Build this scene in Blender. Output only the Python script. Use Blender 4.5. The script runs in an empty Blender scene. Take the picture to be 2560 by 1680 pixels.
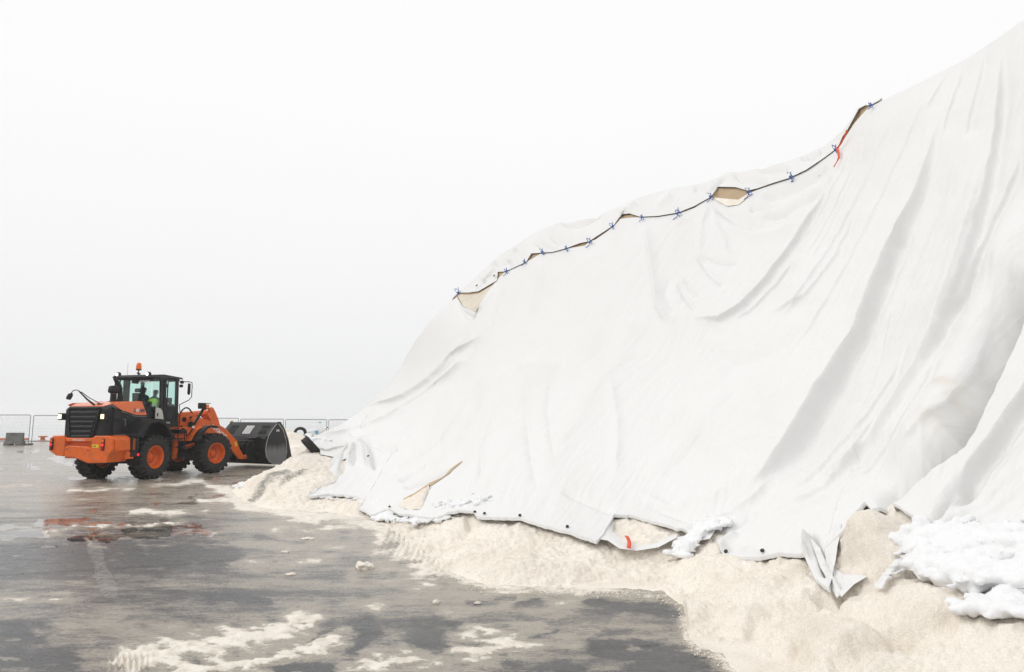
import bpy, bmesh, math, random
import numpy as np
from mathutils import Vector, Matrix
random.seed(7); np.random.seed(7)
PI = math.pi; R = math.radians
S = bpy.context.scene; COL = S.collection
# ------------------------------------------------------------ camera
FX = 1706.67; CAMH = 2.0; TH = math.atan(207/FX); CT, ST = math.cos(TH), math.sin(TH)
cd = bpy.data.cameras.new("camera"); cam = bpy.data.objects.new("camera", cd); COL.objects.link(cam)
cd.sensor_width = 36; cd.lens = 24; cd.clip_start = 0.05; cd.clip_end = 6000
cam.location = (0, 0, CAMH); cam.rotation_euler = (PI/2+TH, 0, 0); S.camera = cam
# ------------------------------------------------------------ sky, sun, exposure
SUN_EL, SUN_AZ = R(46), R(262)      # azimuth measured from +Y, clockwise: behind and left of the camera
W = bpy.data.worlds.new("World"); S.world = W; W.use_nodes = True
nt = W.node_tree; nt.nodes.clear()
def N(t, ty, **k):
    n = t.nodes.new(ty)
    for a, b in k.items(): setattr(n, a, b)
    return n
wo = N(nt, 'ShaderNodeOutputWorld'); bg = N(nt, 'ShaderNodeBackground'); bg.inputs[1].default_value = .1
sky = N(nt, 'ShaderNodeTexSky'); sky.sky_type = 'NISHITA'; sky.sun_disc = False
sky.sun_elevation = SUN_EL; sky.sun_rotation = SUN_AZ
hs = N(nt, 'ShaderNodeHueSaturation'); hs.inputs['Saturation'].default_value = .05
tc = N(nt, 'ShaderNodeTexCoord'); sx = N(nt, 'ShaderNodeSeparateXYZ'); rp = N(nt, 'ShaderNodeValToRGB')
el = rp.color_ramp.elements
el[0].position = 0; el[0].color = (.80, .805, .815, 1); el[1].position = 1; el[1].color = (1.0, 1.0, 1.0, 1)
for p, c in ((.08, (.875, .88, .885, 1)), (.22, (.94, .94, .943, 1)), (.42, (.985, .985, .985, 1))):
    e = el.new(p); e.color = c
ml = N(nt, 'ShaderNodeVectorMath', operation='SCALE'); ml.inputs['Scale'].default_value = 9.9
wn = N(nt, 'ShaderNodeTexNoise'); wn.inputs['Scale'].default_value = 1.6; wn.inputs['Detail'].default_value = 3
wm = N(nt, 'ShaderNodeMapRange'); wm.inputs['To Min'].default_value = .985; wm.inputs['To Max'].default_value = 1.015
wv = N(nt, 'ShaderNodeVectorMath', operation='SCALE')
mx = N(nt, 'ShaderNodeMix', data_type='RGBA'); mx.inputs[0].default_value = .95
L = nt.links.new
L(tc.outputs['Generated'], sx.inputs[0]); L(sx.outputs['Z'], rp.inputs[0]); L(rp.outputs[0], ml.inputs[0])
L(tc.outputs['Generated'], wn.inputs[0]); L(wn.outputs[0], wm.inputs[0]); L(ml.outputs[0], wv.inputs[0]); L(wm.outputs[0], wv.inputs['Scale'])
L(sky.outputs[0], hs.inputs['Color']); L(hs.outputs[0], mx.inputs[6]); L(wv.outputs[0], mx.inputs[7])
L(mx.outputs[2], bg.inputs[0]); L(bg.outputs[0], wo.inputs[0])
sd = bpy.data.lights.new("sun", 'SUN'); sd.energy = 1.15; sd.angle = R(42); sd.color = (1, .97, .93)
so = bpy.data.objects.new("sun", sd); COL.objects.link(so)
sdir = Vector((math.sin(SUN_AZ)*math.cos(SUN_EL), math.cos(SUN_AZ)*math.cos(SUN_EL), math.sin(SUN_EL)))
so.rotation_euler = sdir.to_track_quat('Z', 'Y').to_euler(); so.location = (-20, -20, 40)
S.view_settings.view_transform = 'Standard'; S.view_settings.look = 'None'
S.view_settings.exposure = 0.05; S.view_settings.gamma = 1
S.cycles.volume_bounces = 3
# ------------------------------------------------------------ helpers: survey of the place
KD = 2560/2380.      # photo survey pixels (2380 wide) to full pixels
def rays(P):
    P = np.asarray(P, float)*KD
    x = (P[..., 0]-1280)/FX; d = (840-P[..., 1])/FX
    return np.stack([x, CT-d*ST, d*CT+ST], -1)
def gnd(px, py, z=0.):
    r = rays((px, py)); t = (z-CAMH)/r[2]
    return np.array([0, 0, CAMH])+r*t
def at_depth(P, Y):
    r = rays(P); return np.array([0, 0, CAMH])+r*(np.asarray(Y)/r[..., 1])[..., None]
def seg(P, pts):
    """signed distance to a polyline and position 0..1 along it"""
    P = np.asarray(P, float); sh = P.shape[:-1]; P = P.reshape(-1, 2); pts = np.asarray(pts, float)
    ln = np.r_[0, np.cumsum(np.hypot(*np.diff(pts, axis=0).T))]; tot = ln[-1]
    best = np.full(len(P), 1e9); sg = np.ones(len(P)); tt = np.zeros(len(P))
    for i in range(len(pts)-1):
        a, b = pts[i], pts[i+1]; ab = b-a; l2 = ab@ab
        u = np.clip(((P-a)@ab)/l2, 0, 1); q = P-(a+u[:, None]*ab); d = np.hypot(q[:, 0], q[:, 1])
        c = ab[0]*q[:, 1]-ab[1]*q[:, 0]; m = d < best
        best[m] = d[m]; sg[m] = np.sign(c[m]); tt[m] = (ln[i]+u[m]*(ln[i+1]-ln[i]))/tot
    return (best*sg).reshape(sh), tt.reshape(sh)
def sm(x, a, b):
    t = np.clip((x-a)/(b-a), 0, 1); return t*t*(3-2*t)
_perm = np.random.RandomState(3).permutation(4096)
def pn(x, y, z=0.):
    """gradient noise, about -.7 .. .7"""
    x, y, z = np.broadcast_arrays(np.asarray(x, float), y, z)
    xi, yi, zi = (np.floor(a).astype(int) for a in (x, y, z)); xf, yf, zf = x-xi, y-yi, z-zi
    f = lambda t: t*t*t*(t*(t*6-15)+10); u, v, w = f(xf), f(yf), f(zf)
    def g(i, j, k):
        h = _perm[(_perm[(_perm[(xi+i) & 4095]+yi+j) & 4095]+zi+k) & 4095]
        a = h*2.39996; b = np.arccos(((h*7919) % 4096)/2048.-1)
        return np.sin(b)*np.cos(a)*(xf-i)+np.sin(b)*np.sin(a)*(yf-j)+np.cos(b)*(zf-k)
    l = lambda a, b, t: a+t*(b-a)
    return l(l(l(g(0,0,0), g(1,0,0), u), l(g(0,1,0), g(1,1,0), u), v), l(l(g(0,0,1), g(1,0,1), u), l(g(0,1,1), g(1,1,1), u), v), w)
def pip(P, poly):
    x, y = P[..., 0], P[..., 1]; ins = np.zeros(x.shape, bool); q = np.asarray(poly, float)
    for (x0, y0), (x1, y1) in zip(q, np.roll(q, -1, 0)):
        if y0 == y1: continue
        ins ^= ((y0 > y) != (y1 > y)) & (x < (x1-x0)*(y-y0)/(y1-y0)+x0)
    return ins
def fbm(x, y, z=0., o=4, k=.5):
    s = 0; a = 1
    for i in range(o): s = s+a*pn(x*2**i+i*17.3, y*2**i+i*5.1, z*2**i); a *= k
    return s
def tag(o, label=None, cat=None, group=None, kind=None):
    if label: o['label'] = label
    if cat: o['category'] = cat
    if group: o['group'] = group
    if kind: o['kind'] = kind
    return o
def empty(name, loc=(0, 0, 0), rz=0.):
    o = bpy.data.objects.new(name, None); COL.objects.link(o); o.location = loc; o.rotation_euler = (0, 0, rz); o.empty_display_size = .2
    return o
def mobj(name, me, mat, parent=None):
    o = bpy.data.objects.new(name, me); COL.objects.link(o)
    for m in (mat if isinstance(mat, (list, tuple)) else [mat]): me.materials.append(m)
    if parent: o.parent = parent
    return o
def grid(name, G, mat, parent=None, attrs=None, mask=None, flip=False):
    """mesh from an (nv,nu,3) array of world points"""
    nv, nu = G.shape[:2]; me = bpy.data.meshes.new(name)
    ii = np.arange(nv*nu).reshape(nv, nu)
    q = np.stack([ii[:-1, :-1], ii[:-1, 1:], ii[1:, 1:], ii[1:, :-1]], -1)
    if flip: q = q[..., ::-1]
    q = q.reshape(-1, 4)
    V = G.reshape(-1, 3)
    if mask is not None:
        q = q[mask.reshape(-1)]
        used = np.unique(q); mp = -np.ones(nv*nu, int); mp[used] = np.arange(len(used)); q = mp[q]; V = V[used]
    else: used = slice(None)
    me.vertices.add(len(V)); me.vertices.foreach_set('co', V.astype(np.float32).ravel())
    me.loops.add(q.size); me.loops.foreach_set('vertex_index', q.ravel().astype(np.int32))
    me.polygons.add(len(q)); me.polygons.foreach_set('loop_start', (np.arange(len(q))*4).astype(np.int32))
    me.polygons.foreach_set('use_smooth', np.ones(len(q), bool))
    me.update(calc_edges=True); me.validate()
    for k, a in (attrs or {}).items():
        at = me.attributes.new(k, 'FLOAT', 'POINT'); at.data.foreach_set('value', a.reshape(-1)[used].astype(np.float32))
    return mobj(name, me, mat, parent)
def normals(G):
    du = np.gradient(G, axis=1); dv = np.gradient(G, axis=0); n = np.cross(du, dv)
    n /= np.linalg.norm(n, axis=-1, keepdims=True)+1e-9
    v = G-np.array([0, 0, CAMH]); s = np.sign((n*v).sum(-1, keepdims=True)); s[s == 0] = 1
    return -n*s           # towards the camera side (outside of the heap)
class MB:
    """collects shapes, builds ONE mesh"""
    def __init__(s, T=None): s.v = []; s.f = []; s.mi = []; s.T = T or Matrix()
    def add(s, vs, fs, mi=0):
        n = len(s.v); s.v += [tuple(s.T @ Vector(v)) for v in vs]; s.f += [tuple(n+i for i in f) for f in fs]; s.mi += [mi]*len(fs); return s
    def box(s, x0, x1, y0, y1, z0, z1, mi=0):
        vs = [(x, y, z) for z in (z0, z1) for y in (y0, y1) for x in (x0, x1)]
        return s.add(vs, [(0, 2, 3, 1), (4, 5, 7, 6), (0, 1, 5, 4), (2, 6, 7, 3), (0, 4, 6, 2), (1, 3, 7, 5)], mi)
    def prism(s, poly, a, b, ax='y', mi=0):
        """poly in the plane across axis ax ((x,z) for y, (y,z) for x, (x,y) for z)"""
        def P(p, t): return {'y': (p[0], t, p[1]), 'x': (t, p[0], p[1]), 'z': (p[0], p[1], t)}[ax]
        n = len(poly); vs = [P(p, a) for p in poly]+[P(p, b) for p in poly]
        fs = [tuple(range(n)), tuple(range(2*n-1, n-1, -1))]+[(i, i+n, (i+1) % n+n, (i+1) % n) for i in range(n)]
        return s.add(vs, fs, mi)
    def _x(s): pass
    def cyl(s, p0, p1, r0, r1=None, n=16, mi=0, cap=True):
        r1 = r0 if r1 is None else r1; p0, p1 = Vector(p0), Vector(p1); d = (p1-p0).normalized()
        a = d.orthogonal().normalized(); b = d.cross(a)
        vs = [p+(a*math.cos(t)+b*math.sin(t))*r for p, r in ((p0, r0), (p1, r1)) for t in (2*PI*i/n for i in range(n))]
        fs = [(i, (i+1) % n, (i+1) % n+n, i+n) for i in range(n)]
        if cap: fs += [tuple(range(n-1, -1, -1)), tuple(range(n, 2*n))]
        return s.add(vs, fs, mi)
    def tube(s, pts, r, n=8, mi=0, closed=False):
        pts = [Vector(p) for p in pts]; m = len(pts); vs = []; prev = None
        rr = r if isinstance(r, (list, tuple)) else [r]*m
        for i, p in enumerate(pts):
            if closed: d = pts[(i+1) % m]-pts[i-1]
            else: d = (pts[min(i+1, m-1)]-pts[max(i-1, 0)])
            d.normalize()
            a = d.orthogonal().normalized() if prev is None else (prev-d*prev.dot(d)).normalized()
            prev = a; b = d.cross(a)
            vs += [p+(a*math.cos(t)+b*math.sin(t))*rr[i] for t in (2*PI*k/n for k in range(n))]
        fs = []
        for i in range(m if closed else m-1):
            j = (i+1) % m
            fs += [(i*n+k, i*n+(k+1) % n, j*n+(k+1) % n, j*n+k) for k in range(n)]
        if not closed: fs += [tuple(range(n-1, -1, -1)), tuple(range((m-1)*n, m*n))]
        return s.add(vs, fs, mi)
    def lathe(s, prof, c, ax='y', n=32, mi=0, closed=False, cap=True):
        """prof: (radius, position along axis) list"""
        c = Vector(c); A = {'x': (Vector((1,0,0)), Vector((0,1,0)), Vector((0,0,1))), 'y': (Vector((0,1,0)), Vector((0,0,1)), Vector((1,0,0))), 'z': (Vector((0,0,1)), Vector((1,0,0)), Vector((0,1,0)))}[ax]
        m = len(prof); vs = [c+A[0]*h+(A[1]*math.cos(t)+A[2]*math.sin(t))*r for (r, h) in prof for t in (2*PI*k/n for k in range(n))]
        fs = [(i*n+k, i*n+(k+1) % n, ((i+1) % m)*n+(k+1) % n, ((i+1) % m)*n+k) for i in range(m if closed else m-1) for k in range(n)]
        if not closed and cap:
            if prof[0][0] > 1e-4: fs.append(tuple(range(n-1, -1, -1)))
            if prof[-1][0] > 1e-4: fs.append(tuple(range((m-1)*n, m*n)))
        return s.add(vs, fs, mi)
    def build(s, name, mat, parent=None, bevel=0., smooth=35, seg=2, whole=False, gap=.03):
        """pieces that stand apart become objects of their own"""
        if not whole:
            p = list(range(len(s.v)))
            def fd_(i):
                while p[i] != i: p[i] = p[p[i]]; i = p[i]
                return i
            for f in s.f:
                r0 = fd_(f[0])
                for i in f[1:]: p[fd_(i)] = r0
            cl = {}
            for i in range(len(s.v)): cl.setdefault(fd_(i), []).append(i)
            if 1 < len(cl) < 400:
                V = np.array([tuple(v) for v in s.v]); ks = list(cl); lo = np.array([V[cl[k]].min(0) for k in ks])-gap/2; hi = np.array([V[cl[k]].max(0) for k in ks])+gap/2
                g = list(range(len(ks)))
                def fg(i):
                    while g[i] != i: i = g[i]
                    return i
                for i in range(len(ks)):
                    for j in range(i+1, len(ks)):
                        if (lo[i] < hi[j]).all() and (lo[j] < hi[i]).all(): g[fg(j)] = fg(i)
                roots = sorted({fg(i) for i in range(len(ks))}, key=lambda q: -sum(len(cl[ks[i]]) for i in range(len(ks)) if fg(i) == q))
                if len(roots) > 1:
                    first = None
                    vr = {v: fg(i) for i, k in enumerate(ks) for v in cl[k]}
                    for q in roots:
                        sub = MB(); idx = [i for i in range(len(s.v)) if vr[i] == q]; mp = {v: i for i, v in enumerate(idx)}
                        sub.v = [s.v[i] for i in idx]; sub.f = [tuple(mp[i] for i in f) for f in s.f if vr[f[0]] == q]; sub.mi = [m for f, m in zip(s.f, s.mi) if vr[f[0]] == q]
                        o = sub.build(name, mat, parent, bevel, smooth, seg, True); first = first or o
                    return first
        me = bpy.data.meshes.new(name); me.from_pydata(s.v, [], s.f)
        bm = bmesh.new(); bm.from_mesh(me); bmesh.ops.remove_doubles(bm, verts=bm.verts, dist=1e-5)
        bmesh.ops.recalc_face_normals(bm, faces=bm.faces); bm.to_mesh(me); bm.free()
        if len(me.polygons) == len(s.mi) and any(s.mi): me.polygons.foreach_set('material_index', s.mi)
        me.polygons.foreach_set('use_smooth', [True]*len(me.polygons)); me.set_sharp_from_angle(angle=R(smooth))
        o = mobj(name, me, mat, parent)
        if bevel: b = o.modifiers.new('bevel', 'BEVEL'); b.width = bevel; b.segments = seg; b.limit_method = 'ANGLE'; b.angle_limit = R(35); b.harden_normals = False
        return o
# ------------------------------------------------------------ materials
def mat(name, col, rough=.5, metal=0., spec=.5, emit=None, es=0., coat=0.):
    m = bpy.data.materials.new(name); m.use_nodes = True; b = m.node_tree.nodes['Principled BSDF']
    b.inputs['Base Color'].default_value = (*col, 1); b.inputs['Roughness'].default_value = rough; b.inputs['Metallic'].default_value = metal
    b.inputs['Specular IOR Level'].default_value = spec; b.inputs['Coat Weight'].default_value = coat; b.inputs['Coat Roughness'].default_value = .15
    if emit: b.inputs['Emission Color'].default_value = (*emit, 1); b.inputs['Emission Strength'].default_value = es
    return m
def worn(name, col, col2, rough, scale=6., amt=.5, bump=.02, bscale=60., spec=.5, coat=0., lo=.45, hi=.7):
    """paint or rubber with a procedural film of dirt of its own shape"""
    m = mat(name, col, rough, spec=spec, coat=coat); t = m.node_tree; b = t.nodes['Principled BSDF']; l = t.links.new
    c = N(t, 'ShaderNodeTexCoord'); n = N(t, 'ShaderNodeTexNoise'); n.inputs['Scale'].default_value = scale; n.inputs['Detail'].default_value = 8; n.inputs['Roughness'].default_value = .65
    l(c.outputs['Object'], n.inputs[0]); mr = N(t, 'ShaderNodeMapRange'); mr.inputs['From Min'].default_value = lo; mr.inputs['From Max'].default_value = hi; mr.inputs['To Max'].default_value = amt
    l(n.outputs[0], mr.inputs[0]); x = N(t, 'ShaderNodeMix', data_type='RGBA'); x.inputs[6].default_value = (*col, 1); x.inputs[7].default_value = (*col2, 1)
    l(mr.outputs[0], x.inputs[0]); l(x.outputs[2], b.inputs['Base Color'])
    rr = N(t, 'ShaderNodeMath', operation='MULTIPLY_ADD'); rr.inputs[1].default_value = .3; rr.inputs[2].default_value = rough; l(mr.outputs[0], rr.inputs[0]); l(rr.outputs[0], b.inputs['Roughness'])
    if bump:
        n2 = N(t, 'ShaderNodeTexNoise'); n2.inputs['Scale'].default_value = bscale; n2.inputs['Detail'].default_value = 4; l(c.outputs['Object'], n2.inputs[0])
        bp = N(t, 'ShaderNodeBump'); bp.inputs['Strength'].default_value = .5; bp.inputs['Distance'].default_value = bump; l(n2.outputs[0], bp.inputs['Height']); l(bp.outputs[0], b.inputs['Normal'])
    return m
def tarp_material():
    m = mat("tarpaulin_fabric", (.80, .80, .795), .55, spec=.35); t = m.node_tree; b = t.nodes['Principled BSDF']; l = t.links.new
    c = N(t, 'ShaderNodeTexCoord')
    def noise(s, d, sc=None, r=.55):
        n = N(t, 'ShaderNodeTexNoise'); n.inputs['Scale'].default_value = s; n.inputs['Detail'].default_value = d; n.inputs['Roughness'].default_value = r
        if sc: mp = N(t, 'ShaderNodeMapping'); mp.inputs['Scale'].default_value = sc; mp.inputs['Rotation'].default_value = (0, 0, R(38)); l(c.outputs['Object'], mp.inputs[0]); l(mp.outputs[0], n.inputs[0])
        else: l(c.outputs['Object'], n.inputs[0])
        return n
    # dirt streaks: faint grey-tan
    n = noise(.9, 8, (1, .35, .35)); mr = N(t, 'ShaderNodeMapRange'); mr.inputs['From Min'].default_value = .5; mr.inputs['From Max'].default_value = .8; mr.inputs['To Max'].default_value = .3
    l(n.outputs[0], mr.inputs[0]); x = N(t, 'ShaderNodeMix', data_type='RGBA'); x.inputs[6].default_value = (.73, .73, .725, 1); x.inputs[7].default_value = (.65, .625, .59, 1)
    l(mr.outputs[0], x.inputs[0])
    # small dark specks and scuffs
    n3 = noise(7, 3, (1, 1, .5)); m3 = N(t, 'ShaderNodeMapRange'); m3.inputs['From Min'].default_value = .765; m3.inputs['From Max'].default_value = .80; m3.inputs['To Max'].default_value = .35; l(n3.outputs[0], m3.inputs[0])
    x3 = N(t, 'ShaderNodeMix', data_type='RGBA'); x3.inputs[7].default_value = (.40, .36, .30, 1); l(m3.outputs[0], x3.inputs[0]); l(x.outputs[2], x3.inputs[6])
    sa = N(t, 'ShaderNodeAttribute', attribute_name='stain'); n5 = noise(3.5, 6); ad = N(t, 'ShaderNodeMath', operation='MULTIPLY'); l(sa.outputs['Fac'], ad.inputs[0]); l(n5.outputs[0], ad.inputs[1]); x5 = N(t, 'ShaderNodeMix', data_type='RGBA'); x5.inputs[7].default_value = (.52, .38, .20, 1); l(ad.outputs[0], x5.inputs[0]); l(x3.outputs[2], x5.inputs[6]); l(x5.outputs[2], b.inputs['Base Color'])
    w1 = noise(2.2, 7, (1, .3, .3)); w2 = noise(160, 2); w4 = noise(9, 5, (1, .45, .6))
    b1 = N(t, 'ShaderNodeBump'); b1.inputs['Strength'].default_value = .35; b1.inputs['Distance'].default_value = .035; l(w1.outputs[0], b1.inputs['Height'])
    # creases that follow the pull of the cloth
    au = N(t, 'ShaderNodeAttribute', attribute_name='cu'); av = N(t, 'ShaderNodeAttribute', attribute_name='cv')
    for su, sv, dist, st in ((2.2, .4, .026, .4), (6., 1.3, .0045, .35)):
        cx = N(t, 'ShaderNodeCombineXYZ'); m1 = N(t, 'ShaderNodeMath', operation='MULTIPLY'); m1.inputs[1].default_value = su; m2_ = N(t, 'ShaderNodeMath', operation='MULTIPLY'); m2_.inputs[1].default_value = sv
        l(au.outputs['Fac'], m1.inputs[0]); l(av.outputs['Fac'], m2_.inputs[0]); l(m1.outputs[0], cx.inputs[0]); l(m2_.outputs[0], cx.inputs[1]); cx.inputs[2].default_value = su
        nn_ = N(t, 'ShaderNodeTexNoise'); nn_.inputs['Scale'].default_value = 1.; nn_.inputs['Detail'].default_value = 4; nn_.inputs['Distortion'].default_value = .5; l(cx.outputs[0], nn_.inputs[0])
        sb = N(t, 'ShaderNodeMath', operation='SUBTRACT'); sb.inputs[1].default_value = .5; ab = N(t, 'ShaderNodeMath', operation='ABSOLUTE'); l(nn_.outputs[0], sb.inputs[0]); l(sb.outputs[0], ab.inputs[0])
        pq = N(t, 'ShaderNodeMath', operation='POWER'); pq.inputs[1].default_value = .6; l(ab.outputs[0], pq.inputs[0])
        bb = N(t, 'ShaderNodeBump'); bb.inputs['Strength'].default_value = st; bb.inputs['Distance'].default_value = dist; bb.invert = True; l(pq.outputs[0], bb.inputs['Height']); l(b1.outputs[0], bb.inputs['Normal']); b1 = bb
    b3 = N(t, 'ShaderNodeBump'); b3.inputs['Strength'].default_value = .25; b3.inputs['Distance'].default_value = .014; l(w4.outputs[0], b3.inputs['Height']); l(b1.outputs[0], b3.inputs['Normal'])
    b2 = N(t, 'ShaderNodeBump'); b2.inputs['Strength'].default_value = .12; b2.inputs['Distance'].default_value = .006; l(w2.outputs[0], b2.inputs['Height']); l(b3.outputs[0], b2.inputs['Normal'])
    l(b2.outputs[0], b.inputs['Normal'])
    return m
def salt_material(name="road_salt", base=(.89, .83, .745), deep=(.68, .60, .50)):
    m = mat(name, base, .75, spec=.3); t = m.node_tree; b = t.nodes['Principled BSDF']; l = t.links.new
    c = N(t, 'ShaderNodeTexCoord')
    def noise(s, d, r=.6):
        n = N(t, 'ShaderNodeTexNoise'); n.inputs['Scale'].default_value = s; n.inputs['Detail'].default_value = d; n.inputs['Roughness'].default_value = r; l(c.outputs['Object'], n.inputs[0]); return n
    n1 = noise(1.3, 9, .7); mr = N(t, 'ShaderNodeMapRange'); mr.inputs['From Min'].default_value = .44; mr.inputs['From Max'].default_value = .70; mr.inputs['To Max'].default_value = .65; l(n1.outputs[0], mr.inputs[0])
    x = N(t, 'ShaderNodeMix', data_type='RGBA'); x.inputs[6].default_value = (*base, 1); x.inputs[7].default_value = (*deep, 1); l(mr.outputs[0], x.inputs[0])
    n2 = noise(70, 3); m2 = N(t, 'ShaderNodeMapRange'); m2.inputs['From Min'].default_value = .3; m2.inputs['From Max'].default_value = .7; m2.inputs['To Min'].default_value = .86; m2.inputs['To Max'].default_value = 1.06; l(n2.outputs[0], m2.inputs[0])
    sc = N(t, 'ShaderNodeVectorMath', operation='SCALE'); l(x.outputs[2], sc.inputs[0]); l(m2.outputs[0], sc.inputs['Scale'])
    at = N(t, 'ShaderNodeAttribute', attribute_name='dirt'); n4 = noise(9, 8, .75); ad = N(t, 'ShaderNodeMath', operation='ADD'); l(at.outputs['Fac'], ad.inputs[0]); l(n4.outputs[0], ad.inputs[1])
    m4 = N(t, 'ShaderNodeMapRange'); m4.inputs['From Min'].default_value = .92; m4.inputs['From Max'].default_value = 1.15; m4.inputs['To Max'].default_value = .85; l(ad.outputs[0], m4.inputs[0])
    x4 = N(t, 'ShaderNodeMix', data_type='RGBA'); x4.inputs[7].default_value = (.20, .19, .17, 1); l(m4.outputs[0], x4.inputs[0]); l(sc.outputs[0], x4.inputs[6]); l(x4.outputs[2], b.inputs['Base Color'])
    v = N(t, 'ShaderNodeTexVoronoi'); v.inputs['Scale'].default_value = 42; l(c.outputs['Object'], v.inputs[0]); n3 = noise(22, 6, .7)
    b1 = N(t, 'ShaderNodeBump'); b1.inputs['Strength'].default_value = 1.; b1.inputs['Distance'].default_value = .02; l(n3.outputs[0], b1.inputs['Height'])
    b2 = N(t, 'ShaderNodeBump'); b2.inputs['Strength'].default_value = .5; b2.inputs['Distance'].default_value = .006; b2.invert = True; l(v.outputs[0], b2.inputs['Height']); l(b1.outputs[0], b2.inputs['Normal'])
    l(b2.outputs[0], b.inputs['Normal']); return m
def snow_material():
    m = mat("snow", (.785, .79, .80), .6, spec=.3); t = m.node_tree; b = t.nodes['Principled BSDF']; l = t.links.new
    b.inputs['Subsurface Weight'].default_value = .0
    c = N(t, 'ShaderNodeTexCoord'); n = N(t, 'ShaderNodeTexNoise'); n.inputs['Scale'].default_value = 35; n.inputs['Detail'].default_value = 5; l(c.outputs['Object'], n.inputs[0])
    p = N(t, 'ShaderNodeBump'); p.inputs['Strength'].default_value = .5; p.inputs['Distance'].default_value = .02; l(n.outputs[0], p.inputs['Height']); l(p.outputs[0], b.inputs['Normal']); return m
def ground_material():
    m = mat("wet_asphalt", (.06, .06, .06), .3, spec=.4); t = m.node_tree; b = t.nodes['Principled BSDF']; l = t.links.new
    c = N(t, 'ShaderNodeTexCoord')
    def noise(s, d, r=.6, sc=None, rot=0.):
        n = N(t, 'ShaderNodeTexNoise'); n.inputs['Scale'].default_value = s; n.inputs['Detail'].default_value = d; n.inputs['Roughness'].default_value = r
        if sc: mp = N(t, 'ShaderNodeMapping'); mp.inputs['Scale'].default_value = sc; mp.inputs['Rotation'].default_value = (0, 0, rot); l(c.outputs['Object'], mp.inputs[0]); l(mp.outputs[0], n.inputs[0])
        else: l(c.outputs['Object'], n.inputs[0])
        return n.outputs[0]
    def mrng(i, a, b_, c_=0., d=1.):
        r = N(t, 'ShaderNodeMapRange'); r.interpolation_type = 'SMOOTHSTEP'
        for k, vv in (('From Min', a), ('From Max', b_), ('To Min', c_), ('To Max', d)): r.inputs[k].default_value = vv
        l(i, r.inputs[0]); return r.outputs[0]
    def mth(op, a, b_):
        r = N(t, 'ShaderNodeMath', operation=op)
        for i, q in enumerate((a, b_)):
            if isinstance(q, (int, float)): r.inputs[i].default_value = q
            else: l(q, r.inputs[i])
        return r.outputs[0]
    def mixc(f, a, b_):
        x = N(t, 'ShaderNodeMix', data_type='RGBA')
        if isinstance(f, float): x.inputs[0].default_value = f
        else: l(f, x.inputs[0])
        for i, q in ((6, a), (7, b_)):
            if isinstance(q, tuple): x.inputs[i].default_value = (*q, 1)
            else: l(q, x.inputs[i])
        return x.outputs[2]
    sl = N(t, 'ShaderNodeAttribute', attribute_name='slush').outputs['Fac']; pu = N(t, 'ShaderNodeAttribute', attribute_name='puddle').outputs['Fac']
    big = noise(.55, 7, .62, (.7, 1.9, 1), R(8)); med = noise(3.2, 11, .78, (.6, 1.7, 1), R(8)); fine = noise(26, 8, .8)
    f = mth('ADD', sl, mth('ADD', mth('MULTIPLY', mth('SUBTRACT', big, .5), .9), mth('MULTIPLY', mth('SUBTRACT', med, .5), 1.1)))
    f = mth('ADD', f, mth('MULTIPLY', mth('SUBTRACT', fine, .5), .95))
    film = mrng(f, .24, .60); thick = mrng(f, .66, .98)
    grit = noise(330, 2); asp = mixc(mrng(grit, .35, .75), (.028, .0285, .030), (.095, .095, .096))
    asp = mixc(mrng(noise(.9, 4), .4, .7, 0, .35), asp, (.045, .046, .05))
    c1 = mixc(mth('MULTIPLY', film, .72), asp, (.42, .37, .30))
    spk = mth('MULTIPLY', mrng(noise(9, 10, .85, (.7, 1.5, 1)), .56, .66), mrng(f, .10, .45))
    c1 = mixc(mth('MULTIPLY', spk, .5), c1, (.20, .165, .12))
    c2 = mixc(thick, c1, mixc(mrng(noise(6, 7, .7), .4, .75), (.80, .745, .665), (.55, .49, .41)))
    l(c2, b.inputs['Base Color'])
    pf = mrng(mth('ADD', pu, mth('MULTIPLY', mth('SUBTRACT', med, .5), .9)), .42, .58)
    pf = mth('MULTIPLY', pf, mth('SUBTRACT', 1, thick))
    grn = mth('MULTIPLY', mrng(noise(150, 3, .7), .63, .70), mrng(f, .05, .45)); c2 = mixc(mth('MULTIPLY', grn, .55), c2, (.75, .71, .65)); l(c2, b.inputs['Base Color'])
    rough = mth('ADD', mrng(med, .35, .7, .17, .40), mth('MULTIPLY', thick, .35))
    rough = mth('MULTIPLY', rough, mth('SUBTRACT', 1, mth('MULTIPLY', pf, .93)))
    l(rough, b.inputs['Roughness'])
    dry = mth('SUBTRACT', 1, pf)
    rip = noise(7, 3, .5, (.6, 1.6, 1), R(-10))
    h = mth('ADD', mth('MULTIPLY', mth('MULTIPLY', grit, dry), .0022), mth('MULTIPLY', mth('MULTIPLY', fine, dry), .012))
    h = mth('ADD', h, mth('MULTIPLY', mth('MULTIPLY', rip, pf), .006))
    h = mth('ADD', h, mth('MULTIPLY', mth('MULTIPLY', noise(60, 4, .7), thick), .02))
    bp = N(t, 'ShaderNodeBump'); bp.inputs['Strength'].default_value = .5; bp.inputs['Distance'].default_value = .8; l(h, bp.inputs['Height']); l(bp.outputs[0], b.inputs['Normal'])
    return m
M = {}
M['tarp'] = tarp_material(); M['salt'] = salt_material(); M['snow'] = snow_material(); M['ground'] = ground_material()
M['orange'] = worn('orange_paint', (.78, .135, .012), (.28, .11, .05), .38, 5, .5, 0, coat=.15, spec=.3)
M['orange_top'] = worn('orange_paint_hood', (.80, .14, .015), (.62, .20, .07), .3, 9, .3, 0, coat=.35)
M['black'] = worn('black_panel', (.012, .0125, .016), (.06, .06, .06), .45, 5, .3, .002, 90, spec=.22)
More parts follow.
